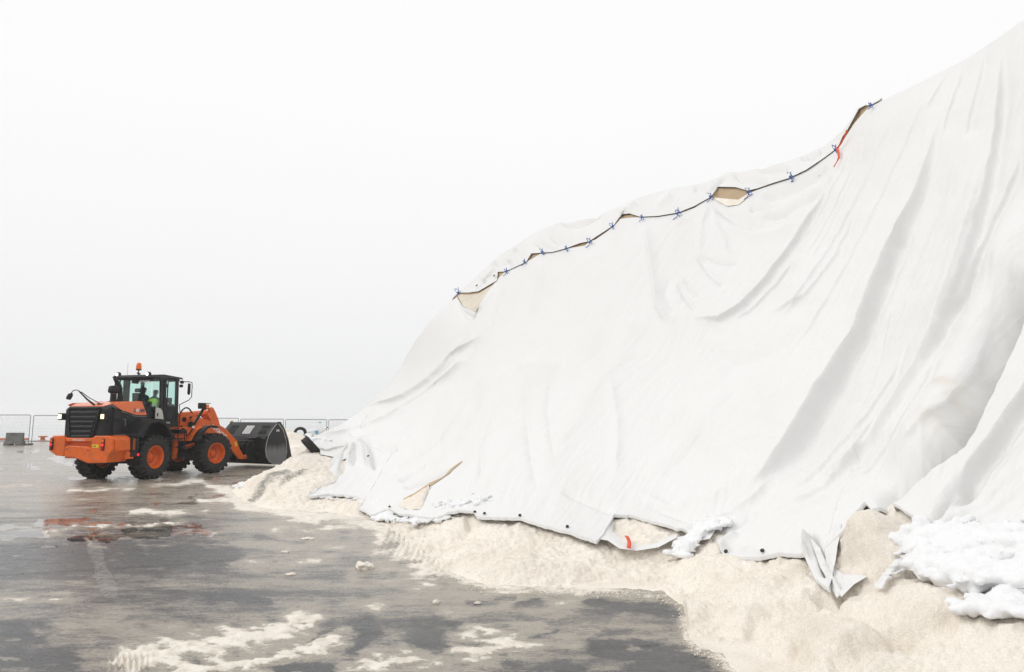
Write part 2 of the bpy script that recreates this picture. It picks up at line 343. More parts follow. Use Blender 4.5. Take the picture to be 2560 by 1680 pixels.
M['dark'] = worn('dark_steel', (.010, .010, .012), (.05, .048, .045), .5, 7, .4, .004, 50, spec=.25)
M['grey'] = worn('grey_bucket_side', (.020, .021, .024), (.07, .07, .07), .42, 4, .4, .003, 40, spec=.3)
M['rubber'] = worn('rubber', (.010, .010, .011), (.075, .07, .065), .75, 7, .4, .004, 70, lo=.42, hi=.75)
M['mesh'] = mat('vent_mesh', (.012, .012, .013), .8)
M['cream'] = worn('cream_panel', (.55, .54, .50), (.35, .33, .29), .5, 6, .4, 0)
M['chrome'] = mat('chrome_rod', (.8, .8, .8), .18, 1.)
M['white'] = mat('white_lettering', (.82, .82, .82), .5)
M['navy'] = mat('dark_lettering', (.03, .035, .07), .4)
M['yellow'] = mat('yellow_sticker', (.80, .58, .02), .5)
M['red_lens'] = mat('red_lens', (.25, .005, .01), .15)
M['amber'] = mat('amber_lens', (.70, .14, .008), .2, emit=(1, .15, .01), es=.08)
M['lamp'] = mat('lit_lamp', (1, .9, .7), .3, emit=(1, .78, .40), es=1.5)
M['lamp_w'] = mat('lit_roof_lamp', (1, 1, 1), .3, emit=(1, .97, .92), es=1.3)
M['tail'] = mat('lit_tail_lamp', (.6, .01, .01), .2, emit=(1, .015, .02), es=1.1)
M['galv'] = worn('galvanised_steel', (.15, .155, .17), (.09, .09, .10), .45, 20, .5, 0)
M['concrete'] = worn('concrete', (.15, .15, .145), (.08, .08, .075), .8, 3, .8, .006, 40)
M['concrete_l'] = worn('pale_concrete', (.48, .48, .47), (.26, .25, .24), .6, 1.5, .7, .004, 40)
M['rail_o'] = worn('orange_rail_paint', (.62, .17, .04), (.30, .14, .08), .5, 3, .7, 0)
M['cord'] = mat('blue_cord', (.03, .11, .38), .6)
M['strap'] = worn('red_strap', (.72, .085, .02), (.45, .07, .03), .55, 12, .5, 0)
M['eyelet'] = mat('black_eyelet', (.02, .02, .025), .4)
def glass():
    m = bpy.data.materials.new('green_glass'); m.use_nodes = True; t = m.node_tree; t.nodes.clear(); l = t.links.new
    o = N(t, 'ShaderNodeOutputMaterial'); tr = N(t, 'ShaderNodeBsdfTransparent'); tr.inputs[0].default_value = (.88, .975, .95, 1)
    g = N(t, 'ShaderNodeBsdfGlossy'); g.inputs['Roughness'].default_value = .03; lw = N(t, 'ShaderNodeLayerWeight'); lw.inputs[0].default_value = .5; pw_ = N(t, 'ShaderNodeMath', operation='POWER'); pw_.inputs[1].default_value = 4.; l(lw.outputs['Facing'], pw_.inputs[0]); f = N(t, 'ShaderNodeMath', operation='MULTIPLY_ADD'); f.inputs[1].default_value = .5; f.inputs[2].default_value = .04; l(pw_.outputs[0], f.inputs[0])
    x = N(t, 'ShaderNodeMixShader'); l(f.outputs[0], x.inputs[0]); l(tr.outputs[0], x.inputs[1]); l(g.outputs[0], x.inputs[2]); l(x.outputs[0], o.inputs[0]); return m
M['glass'] = glass()
def text(name, s, size, mw, m, parent, depth=.003, bold=0.):
    """lettering as a mesh; mw maps the text plane (x right, y up, z out) to the parent's space"""
    cu = bpy.data.curves.new(name, 'FONT'); cu.body = s; cu.size = size; cu.extrude = depth; cu.align_x = 'CENTER'; cu.align_y = 'CENTER'; cu.offset = bold
    o = bpy.data.objects.new(name+'_t', cu); COL.objects.link(o); dg = bpy.context.evaluated_depsgraph_get()
    me = bpy.data.meshes.new_from_object(o.evaluated_get(dg)); bpy.data.objects.remove(o); me.name = name
    me.transform(mw); return mobj(name, me, m, parent)
# ============================================================ GROUND
def strokes(P, lst):
    a = np.zeros(P.shape[:-1]); x, y = P[..., 0], P[..., 1]
    P = P+np.stack([40*fbm(x/90, y/26, 1, 5), 15*fbm(x/80, y/22, 4, 5)], -1); md = np.clip(.8+1.6*fbm(x/60, y/16, 8, 5), .0, 1.7)
    for pts, w, amp in lst:
        if len(pts) == 1: d = np.hypot((P[..., 0]-pts[0][0])/3.2, P[..., 1]-pts[0][1])
        else: d, _ = seg(P, pts)
        g = amp*np.exp(-np.abs(d/(w*1.15))**1.3)*md; a = a+g
    return a
SLUSH = [ # (survey points, half width, amount)
 ([(300,1532),(450,1508),(600,1475),(720,1442)], 19, 1.15), ([(400,1562),(560,1548),(700,1520),(800,1478)], 15, .95), ([(820,1545),(1000,1530),(1180,1505)], 28, .6),
 ([(0,1398),(90,1390),(160,1384)], 5, .5), ([(118,1242),(130,1231),(190,1225),(280,1223),(430,1214)], 4, .6), ([(310,1190),(400,1194),(480,1190)], 6, .7),
 ([(470,1162),(560,1176),(650,1196),(760,1212)], 9, .45), ([(480,1130),(520,1136)], 6, .6), ([(150,1140),(300,1132),(480,1118)], 4, .35),
 ([(640,1238),(760,1232),(880,1228)], 16, .35), ([(880,1255),(960,1300),(1010,1330)], 24, .55), ([(540,1315),(620,1312),(700,1306),(780,1300)], 8, .35),
 ([(810,1400),(880,1410)], 12, .35), ([(860,1300),(1000,1345),(1100,1370)], 20, .25), ([(300,1560),(340,1520)], 22, .5), ([(0,1130),(200,1125),(480,1108)], 8, .2),
 ([(1180,1400)], 9, .45), ([(1310,1412)], 11, .45), ([(1120,1475)], 16, .5), ([(1450,1430)], 9, .35), ([(1250,1450)], 10, .4), ([(1060,1425)], 9, .4), ([(1380,1465)], 8, .3),
 ([(1330,1500),(1200,1500)], 9, .3), ([(1420,1535)], 9, .3), ([(500,1250),(640,1270),(800,1275)], 18, .18), ([(150,1455),(300,1448),(450,1460)], 10, .22),
 ([(195,1258),(240,1274),(300,1296)], 3, .5), ([(820,1345),(980,1360)], 12, .2), ([(1130,1372),(1300,1385),(1500,1392)], 6, .3),
 # bare asphalt
 ([(0,1300),(150,1290),(330,1290),(520,1290)], 22, -.6), ([(1090,1400),(1180,1392)], 5, -.5), ([(1200,1404),(1260,1398)], 5, -.5), ([(980,1480),(1020,1500)], 16, -.8), ([(1400,1505),(1520,1525),(1600,1545)], 22, -.9),
 ([(840,1450),(850,1480),(820,1510)], 14, -.7), ([(640,1556),(760,1556)], 9, -.9), ([(0,1470),(90,1475)], 20, -.5), ([(0,1530),(160,1535)], 18, -.5), ([(480,1390),(620,1396)], 9, -.45),
 ([(1380,1400),(1500,1410),(1570,1420)], 12, -.5), ([(1060,1456),(1010,1440)], 5, -.5), ([(720,1490),(780,1465)], 6, -.5), ([(600,1250),(700,1262)], 7, -.3), ([(1180,1545),(1350,1558)], 9, -.5), ([(1290,1470),(1240,1476)], 5, -.4)]
PUD = [([(165,1254),(260,1248),(300,1241),(380,1235),(490,1234)], 9, 1.5), ([(90,1214),(190,1209),(300,1208)], 4, 1.1), ([(0,1248),(60,1244),(110,1240)], 8, .9), ([(30,1290),(60,1290)], 3, .9), ([(560,1168),(500,1160)], 4, 1.), ([(0,1232),(110,1222),(200,1218),(420,1218)], 13, .9), ([(450,1154),(530,1148)], 7, .9), ([(360,1172),(460,1166),(560,1172)], 6, .7),
 ([(640,1226),(700,1222)], 6, .8), ([(120,1190),(260,1180)], 4, .5), ([(0,1085),(400,1080)], 22, .55), ([(70,1290),(95,1292)], 3, .8), ([(100,1272),(150,1270)], 5, .55), ([(140,1282),(150,1282)], 4, .5),
 ([(480,1120),(640,1122)], 4, .7), ([(0,1050),(600,1050)], 12, .5), ([(180,1115),(320,1122),(500,1108)], 9, .7)]
TOEL = [(530,1140),(560,1168),(700,1192),(870,1212),(925,1250),(1000,1310),(1060,1340),(1130,1362),(1300,1371),(1440,1374),(1540,1383),(1582,1408),(1592,1440),(1592,1465),(1600,1487),(1622,1508),(1680,1530),(1690,1550),(1720,1575)]
def ground_attrs(P):
    s = .40+.16*sm(P[..., 1], 1215, 1150)+strokes(P, SLUSH)+.5*np.exp(-(seg(P+np.stack([10*fbm(P[..., 0]/30, P[..., 1]/12, 2, 3), 7*fbm(P[..., 0]/30, P[..., 1]/12, 6, 3)], -1), TOEL)[0]/13)**2)
    return s, np.clip(strokes(P, PUD), 0, 1.2)
ys = np.concatenate([1103/KD+np.arange(0, 40, .5), 1103/KD+40+np.arange(0, 110, 1.), np.arange(1176, 1700, 2.0)])
xs = np.concatenate([np.linspace(-2600, -120, 60)[:-1], np.arange(-120, 2000, 2.6), np.linspace(2000, 3600, 50)])
PP = np.stack(np.meshgrid(xs, ys), -1)
r = rays(PP); t = -CAMH/r[..., 2]; G = np.array([0, 0, CAMH])+r*t[..., None]
sl, pu = ground_attrs(PP)
slc = sl+.35*fbm(G[..., 0]*.9, G[..., 1]*1.2, 3., 4)
hh = .018*sm(slc, .55, 1.3)*(1+.9*fbm(G[..., 0]*7, G[..., 1]*7, 0, 4))+.004*fbm(G[..., 0]*3, G[..., 1]*3, 1, 3)
# tyre tread prints pressed in the slush
def tread(P, pts, w, n):
    d, tt = seg(P, pts); m = np.exp(-(d/w)**4)*sm(tt, 0, .12)*sm(1-tt, 0, .12); return m*np.sin(tt*n*2*PI+np.abs(d)/w*1.5)
hh += .022*tread(PP, [(300,1562),(304,1540),(312,1512)], 45, 3.)*0+.02*np.exp(-((PP[..., 1]-1545)/22)**4)*np.exp(-((PP[..., 0]-300)/45)**4)*np.sin(PP[..., 0]/14*2*PI)
hh += .014*tread(PP, [(880,1245),(940,1275),(1000,1300),(1040,1345)], 26, 14)
G[..., 2] += np.maximum(hh, -.006)+.002
tag(grid('ground', G, M['ground'], attrs={'slush': sl, 'puddle': pu}, flip=False), kind='structure')
# wide base sheet behind and beside the detailed yard surface
bx = np.linspace(-220, 220, 45); by = np.linspace(-80, 61, 40)
B = np.stack([*np.meshgrid(bx, by), np.full((40, 45), -.012)], -1)
tag(grid('quay_yard', B, M['ground'], attrs={'slush': np.full((40, 45), .45), 'puddle': np.zeros((40, 45))}), kind='structure')
# pale quay edge strip and sea
q = MB().box(-220, 220, 60.9, 64.5, -3.2, .06); tag(q.build('quay_edge', M['concrete_l']), kind='structure')
mw = mat('sea_water', (.52, .535, .55), .2); 
t_ = mw.node_tree; c_ = N(t_, 'ShaderNodeTexCoord'); n_ = N(t_, 'ShaderNodeTexNoise'); n_.inputs['Scale'].default_value = .6; n_.inputs['Detail'].default_value = 6
b_ = N(t_, 'ShaderNodeBump'); b_.inputs['Strength'].default_value = .6; b_.inputs['Distance'].default_value = .3; t_.links.new(c_.outputs['Object'], n_.inputs[0]); t_.links.new(n_.outputs[0], b_.inputs['Height']); t_.links.new(b_.outputs[0], t_.nodes['Principled BSDF'].inputs['Normal'])
wme = bpy.data.meshes.new('sea'); wme.from_pydata([(-2500, 64, -2.2), (2500, 64, -2.2), (2500, 760, -2.2), (-2500, 760, -2.2)], [], [(0, 1, 2, 3)])
tag(mobj('sea', wme, mw), kind='structure')
# worn painted line and the asphalt joints
def strip(name, pts, w, m, z=.03, kind='structure'):
    P3 = [Vector(gnd(*p)) for p in pts]; b = MB(); vs = []
    for i, p in enumerate(P3):
        d = (P3[min(i+1, len(P3)-1)]-P3[max(i-1, 0)]); d.z = 0; d.normalize(); n = Vector((-d.y, d.x, 0))
        j = w*(.5+.15*math.sin(i*2.3)); vs += [(p.x+n.x*j, p.y+n.y*j, z), (p.x-n.x*j, p.y-n.y*j, z)]
    b.add(vs, [(2*i, 2*i+1, 2*i+3, 2*i+2) for i in range(len(P3)-1)]); o = b.build(name, m)
    return tag(o, kind=kind)
def worn_paint(name, col, lo, hi, scale=9, op=.6):
    m = bpy.data.materials.new(name); m.use_nodes = True; t = m.node_tree; b = t.nodes['Principled BSDF']; b.inputs['Base Color'].default_value = (*col, 1); b.inputs['Roughness'].default_value = .4
    c = N(t, 'ShaderNodeTexCoord'); n = N(t, 'ShaderNodeTexNoise'); n.inputs['Scale'].default_value = scale; n.inputs['Detail'].default_value = 8; n.inputs['Roughness'].default_value = .75
    mr = N(t, 'ShaderNodeMapRange'); mr.inputs['From Min'].default_value = lo; mr.inputs['From Max'].default_value = hi; mr.inputs['To Max'].default_value = op
    t.links.new(c.outputs['Object'], n.inputs[0]); t.links.new(n.outputs[0], mr.inputs[0]); t.links.new(mr.outputs[0], b.inputs['Alpha']); return m
strip('road_marking', [(214,1258),(222,1285),(231,1312),(240,1340),(252,1372),(262,1395)], .16, worn_paint('faded_line_paint', (.50, .49, .47), .38, .72, 16, .5), .012)
jm = worn_paint('joint_tar', (.015, .015, .015), .3, .55, 5, .8)
def jag(a, b, n=40, s=2.): 
    return [(a[0]+(b[0]-a[0])*i/n, a[1]+(b[1]-a[1])*i/n+s*float(pn(i*.4, a[1]*.37))) for i in range(n+1)]
strip('asphalt_joint', jag((-60,1341),(420,1312))+jag((432,1311),(640,1292),16), .02, jm, .011)
strip('asphalt_joint', jag((-60,1208),(420,1190)), .035, jm, .011)
strip('asphalt_joint', jag((1500,1502),(1545,1496),6), .018, jm, .012)
strip('asphalt_joint', jag((1190,1520),(1500,1502),22), .010, jm, .012)

# ============================================================ SALT HEAP AND TARPAULIN
# surveyed points: (px, py, distance Y); None = lies on the ground
TOE = [(530,1140),(560,1168),(700,1192),(870,1212),(925,1250),(1000,1310),(1060,1340),(1130,1362),(1300,1371),(1440,1374),(1540,1383),(1582,1408),(1592,1440),(1592,1465),(1600,1487),(1622,1508),(1680,1530),(1690,1550),(1720,1575),(1900,1720),(2250,1880),(2700,2000)]
CP = [(x, y, gnd(x, y)[1]) for x, y in TOE]
CP += [(2700,-160,11.8),(2550,-60,12.6),(2380,45,13.5),(2240,140,15),(2130,195,16.1),(2020,250,17),(1945,330,18),(1850,372,19),(1740,402,20.2),(1650,425,21),(1450,480,22.5),(1340,515,23.6),(1230,550,24.5),(1120,640,25.5),(1065,680,26),(1000,745,26.6),(930,860,27),(860,940,27),(800,985,26.5),(720,1020,22.5),(690,1050,20.5),
       (600,1105,19.2),(2700,1500,4.6),(2700,800,6.6)]
CP = np.array(CP)
X0 = CP[:, :2]/1000.; v0 = 1/CP[:, 2]
def phi(r2): return .5*r2*np.log(r2+1e-12)
n0 = len(X0); K = phi(((X0[:, None]-X0[None])**2).sum(-1))+np.eye(n0)*2e-4; Pm = np.c_[np.ones(n0), X0]
AA = np.block([[K, Pm], [Pm.T, np.zeros((3, 3))]]); sol = np.linalg.solve(AA, np.r_[v0, 0, 0, 0])
def front(P):
    """world point of the heap face seen at survey pixel P"""
    P = np.asarray(P, float); Q = P.reshape(-1, 2)/1000.; out = np.empty(len(Q))
    for i in range(0, len(Q), 60000):
        q_ = Q[i:i+60000]; out[i:i+60000] = phi(((q_[:, None]-X0[None])**2).sum(-1))@sol[:n0]+sol[n0]+q_@sol[n0+1:]
    return at_depth(P, 1/out.reshape(P.shape[:-1]))
def extend(G_, at):
    """the heap goes on to the right and runs out there in an end slope"""
    ks = np.arange(1, 15); cols = []
    for k_ in ks:
        q_ = G_[:, -1].copy(); f_ = 1-(k_/14.)**1.6; q_[:, 0] += 1.15*k_*(.55+.45*f_); q_[:, 1] -= .55*k_-.5*(1-f_)*(q_[:, 1]-5)*.5; q_[:, 2] = q_[:, 2]*f_-.02*(1-f_)
        q_ += (.10*fbm(q_[:, 0]*.8, q_[:, 1]*.8, q_[:, 2]*.8, 3))[:, None]*f_; cols.append(q_)
    return np.concatenate([G_, np.stack(cols, 1)], 1), {k2: np.concatenate([v2, np.repeat(v2[:, -1:], 14, 1)], 1) for k2, v2 in at.items()}
def resample(pairs, nu):
    A = np.array([p[0] for p in pairs], float); B_ = np.array([p[1] for p in pairs], float)
    l = np.hypot(*(np.diff(A, axis=0)).T)+np.hypot(*(np.diff(B_, axis=0)).T); s = np.r_[0, np.cumsum(l)]/l.sum(); u = np.linspace(0, 1, nu)
    f = lambda C: np.stack([np.interp(u, s, C[:, 0]), np.interp(u, s, C[:, 1])], -1)
    return f(A), f(B_)
SALTP = [((530,1140),(640,1085)),((560,1168),(700,1050)),((620,1180),(735,1018)),((700,1192),(860,945)),((780,1202),(960,812)),((870,1212),(1060,690)),((925,1250),(1172,640)),((1000,1310),(1262,600)),((1060,1340),(1340,560)),((1130,1362),(1424,520)),((1300,1371),(1575,470)),((1440,1374),(1690,440)),((1540,1383),(1780,415)),((1582,1408),(1845,397)),((1592,1440),(1890,370)),((1592,1465),(1945,345)),((1600,1487),(1985,300)),((1622,1508),(2045,250)),((1680,1530),(2100,220)),((1690,1550),(2150,195)),((1720,1575),(2200,170)),((1900,1720),(2300,105)),((2250,1880),(2500,-40)),((2700,2000),(2700,-155))]
HEM = [((734,1045),(722,1019)),((760,1050),(790,988)),((803,1038),(860,940)),((786,1086),(930,860)),((777,1128),(985,768)),((746,1136),(1020,723)),((717,1162),(1048,700)),((777,1157),(1062,690)),((822,1159),(1075,712)),((851,1169),(1105,722)),((836,1190),(1150,656)),((865,1207),(1172,633)),((910,1190),(1220,610)),((929,1202),(1262,592)),((1008,1214),(1330,573)),((1070,1197),(1400,545)),((1103,1200),(1440,512)),((1110,1212),(1455,508)),((1209,1215),(1530,504)),((1321,1250),(1600,488)),((1386,1270),(1652,460)),((1401,1255),(1662,462)),((1428,1209),(1690,466)),((1464,1207),(1715,462)),((1504,1219),(1742,447)),((1577,1240),(1838,415)),((1640,1245),(1900,380)),((1663,1249),(1945,348)),((1684,1298),(1966,322)),((1766,1311),(2020,252)),((1813,1298),(2060,230)),((1875,1303),(2100,211)),((1901,1361),(2125,198)),((1936,1389),(2150,187)),((1925,1290),(2190,165)),((1966,1250),(2220,150)),((1999,1199),(2250,135)),((2019,1182),(2265,125)),((2036,1201),(2280,115)),((2075,1178),(2305,98)),((2101,1194),(2325,85)),((2156,1231),(2350,66)),((2172,1275),(2380,45)),((2250,1360),(2440,5)),((2380,1390),(2500,-32)),((2500,1440),(2590,-90)),((2700,1500),(2700,-155))]
hemA = np.array([h[0] for h in HEM], float)
# folds: (depth, width left, width right, power, polyline) - positive stands out, negative is a valley; widths are in survey pixels at the heap face
FOLDS = [
 (-.28, 9, 60, 0, [(2200,250),(2165,360),(2140,435),(2100,525),(2040,665),(2000,780),(1915,906),(1840,1031),(1790,1101),(1765,1140)]),
 (.10, 60, 3, 1.2, [(2140,435),(2100,525),(2040,665),(2000,780),(1915,906),(1840,1031),(1790,1101),(1715,1181)]),
 (-.09, 7, 50, 0, [(1800,1100),(1770,1145),(1715,1183),(1640,1222),(1575,1245)]),
 (.10, 22, 18, 1.5, [(2250,200),(2190,340),(2120,530),(2065,675),(2020,790),(1950,900)]),
 (-.15, 6, 34, 0, [(2335,80),(2325,215),(2310,320),(2290,425),(2255,575),(2220,700),(2190,790),(2150,880)]),
 (.13, 50, 8, 1.4, [(2300,330),(2250,560),(2185,790),(2130,900),(2060,1005),(1960,1080),(1840,1151)]),
 (-.12, 5, 22, 0, [(2380,330),(2355,400),(2290,520),(2255,600),(2235,675),(2200,760)]),
 (.30, 80, 50, 1.8, [(2420,480),(2330,700),(2250,900),(2160,1050),(2080,1150)]),
 (-.75, 46, 3.5, 1.3, [(2420,640),(2372,781),(2337,860),(2305,926),(2250,1041)]),
 (-.55, 26, 3.0, 1.2, [(2300,950),(2247,1045),(2180,1105),(2100,1160),(2050,1195)]),
 (-.20, 6, 34, 0, [(2420,860),(2360,940),(2300,1030),(2240,1110),(2200,1190)]),
 (-.07, 6, 26, 0, [(2085,250),(2065,300),(2010,425),(1930,575),(1865,670),(1800,760)]),
 (-.07, 6, 24, 0, [(2160,220),(2140,260),(2080,390),(2015,530),(1940,665),(1890,750),(1820,850)]),
 (-.05, 4, 14, 0, [(1985,320),(1960,400),(1900,500),(1850,560)]), (-.05, 4, 14, 0, [(1995,330),(1980,400),(1930,500),(1870,600)]), (-.05, 5, 16, 0, [(2015,300),(1990,400),(1940,500),(1880,620)]),
 (-.07, 5, 20, 0, [(2250,110),(2240,150),(2215,240),(2190,330)]), (-.07, 5, 18, 0, [(2290,100),(2280,170),(2260,260),(2240,330)]), (-.06, 5, 20, 0, [(2220,130),(2190,190),(2150,260)]),
 (-.17, 5, 22, 0, [(1930,430),(1910,465),(1840,565),(1780,645),(1730,700),(1670,740),(1600,742)]),
 (-.10, 4, 14, 0, [(1850,590),(1800,655),(1750,705),(1700,735)]), (-.08, 5, 22, 0, [(1990,480),(1940,590),(1870,680),(1780,740)]),
 (-.08, 5, 26, 0, [(2110,800),(2070,900),(2000,1000),(1900,1090),(1830,1150)]), (-.07, 5, 20, 0, [(2060,960),(1990,1060),(1900,1130),(1820,1180)]),
 (-.06, 5, 20, 0, [(2200,820),(2150,930),(2080,1040),(1990,1120)]), (-.07, 6, 24, 0, [(2320,760),(2270,880),(2190,1010),(2100,1090)]),
 (-.20, 5, 16, 1.3, [(1655,472),(1672,490),(1712,516),(1757,529),(1794,524),(1830,510),(1850,498)]),
 (.07, 14, 10, 1.5, [(1660,500),(1700,535),(1757,552),(1810,545),(1860,520)]),
 (-.14, 5, 12, 1.3, [(1770,512),(1820,497),(1873,474),(1918,438),(1940,410)]),
 (-.22, 14, 24, 1.5, [(1760,458),(1800,452),(1845,437),(1890,412),(1925,380)]),
 (-.08, 4, 10, 1.4, [(1740,492),(1765,490),(1800,480)]),
 (.09, 7, 12, 1.3, [(1495,512),(1500,530),(1510,578),(1521,663),(1530,719),(1548,748),(1580,762)]),
 (-.06, 9, 6, 1.3, [(1625,595),(1660,612),(1718,618)]), (-.07, 6, 10, 1.3, [(1620,598),(1650,640),(1690,674)]), (-.06, 6, 8, 1.3, [(1590,650),(1605,678),(1628,702)]),
 (-.07, 6, 9, 1.3, [(1575,660),(1595,700),(1622,729)]), (-.05, 8, 8, 1.3, [(1560,640),(1545,690),(1570,735)]),
 (.05, 6, 8, 1.3, [(1648,472),(1632,520),(1628,590)]), (.05, 5, 6, 1.3, [(1652,476),(1680,540),(1700,600)]), (.05, 5, 6, 1.3, [(1645,470),(1600,510),(1560,530)]),
 (-.17, 5, 18, 0, [(1125,775),(1050,825),(996,883),(936,918),(880,935),(850,948)]),
 (-.14, 4, 14, 0, [(1090,830),(1050,860),(1010,890),(925,948),(853,988),(794,1003),(740,1012)]),
 (.10, 12, 8, 1.4, [(1100,800),(1040,870),(980,925),(900,970)]),
 (-.12, 9, 26, 0, [(1110,880),(1079,935),(1055,978),(1022,1026),(979,1060),(924,1088),(880,1100)]),
 (.06, 14, 14, 1.4, [(1200,850),(1150,900),(1100,990),(1060,1050)]),
 (-.13, 3, 7, 1.2, [(1050,1088),(1032,1097),(984,1120),(937,1138)]), (-.08, 3, 9, 1.2, [(990,1075),(950,1100),(925,1120)]),
 (-.16, 4, 5, 1.2, [(815,1030),(806,1042),(798,1075),(790,1110)]), (.10, 5, 5, 1.2, [(825,1030),(815,1050),(808,1090)]), (-.15, 4, 6, 1.2, [(835,1010),(858,1036),(866,1070),(874,1102)]),
 (.09, 6, 6, 1.2, [(830,1020),(842,1050),(850,1095)]), (-.08, 3, 4, 1.2, [(810,1006),(835,1008),(856,1015)]), (-.09, 5, 8, 1.3, [(866,1034),(890,1046),(930,1052)]),
 (-.07, 3, 4, 1.2, [(828,1024),(826,1060),(820,1090)]),
 (.06, 8, 5, 1.3, [(1165,640),(1125,720),(1090,785),(1020,875)]), (-.05, 6, 5, 1.3, [(1180,650),(1140,760),(1060,880)]), (.05, 8, 8, 1.3, [(1262,600),(1262,660),(1240,740)]),
 (-.10, 4, 10, 1.2, [(1062,696),(1075,722),(1100,738),(1125,715)]), (-.06, 4, 10, 1.2, [(1068,715),(1090,740),(1112,742)]),
 (-.05, 10, 10, 1.4, [(1230,850),(1222,950),(1235,1060),(1250,1150)]), (-.045, 8, 12, 1.4, [(1285,850),(1275,960),(1290,1080)]), (.04, 14, 10, 1.4, [(1420,870),(1440,1000),(1430,1120)]),
 (.05, 30, 10, 1.4, [(1200,860),(1250,845),(1310,860)]), (-.05, 7, 7, 1.4, [(1180,900),(1150,960),(1120,1050),(1115,1130)]),
 (-.07, 8, 8, 1.4, [(1760,1180),(1700,1225),(1640,1250)]), (.08, 10, 5, 1.3, [(1720,1245),(1690,1270),(1680,1298)]), (-.06, 5, 6, 1.3, [(1740,1270),(1700,1280),(1790,1296)]),
 (-.10, 6, 10, 1.3, [(2250,1100),(2210,1160),(2170,1225)]), (-.06, 10, 10, 1.4, [(2380,1090),(2300,1150),(2200,1230)]), (-.05, 8, 8, 1.4, [(2380,1160),(2300,1195),(2230,1240)]),
 (-.12, 4, 8, 1.2, [(1880,1240),(1895,1262),(1915,1330),(1925,1360)]), (.09, 5, 4, 1.2, [(1885,1245),(1878,1280),(1890,1320)]),
 (-.05, 6, 14, 1.4, [(1300,1150),(1400,1190),(1430,1205)]), (.05, 10, 10, 1.4, [(1480,1150),(1560,1190),(1660,1170),(1760,1100)]), (-.07, 8, 20, 1.4, [(1500,1180),(1600,1215),(1700,1190),(1770,1120)]),
 (.06, 30, 30, 1.6, [(1500,700),(1420,860),(1330,1000),(1240,1120)]), (-.07, 26, 20, 1.6, [(1620,780),(1700,850),(1800,830),(1900,740)]), (.06, 26, 26, 1.6, [(1700,900),(1620,1020),(1500,1120)]),
]
# thin welded seams running across the panels
SEAMS = [[(2380,440),(2250,480),(2200,590),(2080,620),(1980,690)],[(1990,640),(1900,640),(1800,690),(1740,705),(1640,702)],[(1640,702),(1560,715),(1500,735),(1420,740)],[(2080,665),(2180,670),(2280,640),(2380,590)],
 [(1200,790),(1320,760),(1420,735)],[(1240,845),(1400,868),(1560,850),(1700,800)],[(1700,1030),(1800,1035),(1900,1110),(2000,1105)],[(1760,1115),(1860,1120),(1960,1090),(2060,1000)],[(2160,930),(2220,960),(2260,1010)],[(2280,950),(2330,955),(2380,965)]]
def fold_disp(P):
    D = np.zeros(P.shape[:-1])
    flat = P.reshape(-1, 2)
    for A, wl, wr, pw, pts in FOLDS:
        A = A*1.25 if (abs(A) < .2 and pw) else A
        pts = np.array(pts, float); mg = 3.2*max(wl, wr)
        m = ((flat[:, 0] > pts[:, 0].min()-mg) & (flat[:, 0] < pts[:, 0].max()+mg) & (flat[:, 1] > pts[:, 1].min()-mg) & (flat[:, 1] < pts[:, 1].max()+mg))
        if not m.any(): continue
        Pm_ = flat[m]; wob = 3.5*pn(Pm_[:, 0]/40, Pm_[:, 1]/40, A*9)
        d, tt = seg(Pm_+wob[:, None], pts); w_ = np.where(d > 0, wl, wr); q0 = np.maximum(-d, 0); st_ = 1.85*(1-np.exp(-q0/(wl*1.15)))*np.exp(-q0/wr)      # d>0: left of the direction of travel in image space (y down)
        D.reshape(-1)[m] += A*(np.exp(-(np.abs(d)/w_)**max(pw, .1)) if pw else st_)*sm(tt, -.02, .22)*sm(1-tt, -.02, .18)
    for pts in SEAMS:
        pts = np.array(pts, float); m = ((flat[:, 0] > pts[:, 0].min()-9) & (flat[:, 0] < pts[:, 0].max()+9) & (flat[:, 1] > pts[:, 1].min()-9) & (flat[:, 1] < pts[:, 1].max()+9))
        Pm_ = flat[m]; d, tt = seg(Pm_+3*pn(Pm_[:, 0]/50, Pm_[:, 1]/50, 2.)[:, None], pts); D.reshape(-1)[m] += -.005*np.exp(-(d/1.5)**2)*sm(tt, 0, .03)*sm(1-tt, 0, .03)
    return D
F1T = np.array([(2420,-200),(2345,60),(2290,200),(2200,450),(2110,640),(2040,760),(1960,880),(1880,1000),(1785,1145),(1690,1260),(1600,1400),(1520,1600)], float)
def flow(P):
    a = P[..., 0]-np.interp(P[..., 1], F1T[:, 1], F1T[:, 0]); return a, P[..., 1]
def cloth_noise(P, G):
    a, b = flow(P); w = fbm(P[..., 0]/330, P[..., 1]/330, 5, 2); k = sm(a, -620, -60)
    taut = (.034*(.45-1.6*np.abs(pn(a/62+w*.7, b/900, 21.)))+.014*(.4-1.6*np.abs(pn(a/27+w*1.2, b/520, 25.)))+.004*(.4-1.6*np.abs(pn(a/12+w*2, b/300, 27.))))*(.12+.88*k)*np.clip(.7+1.4*fbm(a/180, b/400, 31, 2), .1, 1.6)
    return taut+cloth_noise0(P, G)
def cloth_noise0(P, G):
    # creases run roughly down the slope (upper right to lower left in the survey)
    a = P[..., 0]*.80+P[..., 1]*.60; b = -P[..., 0]*.60+P[..., 1]*.80
    w = fbm(P[..., 0]/330, P[..., 1]/330, 5, 2)
    n = .020*fbm(a/85+w*1.2, b/420, 1., 3)+.013*(1-2*np.abs(fbm(a/34+w*2, b/210, 4., 3)))+.005*(1-2*np.abs(fbm(a/15+w*3, b/60, 8., 2)))
    return n+.035*fbm(P[..., 0]/200, P[..., 1]/170, 9, 3)
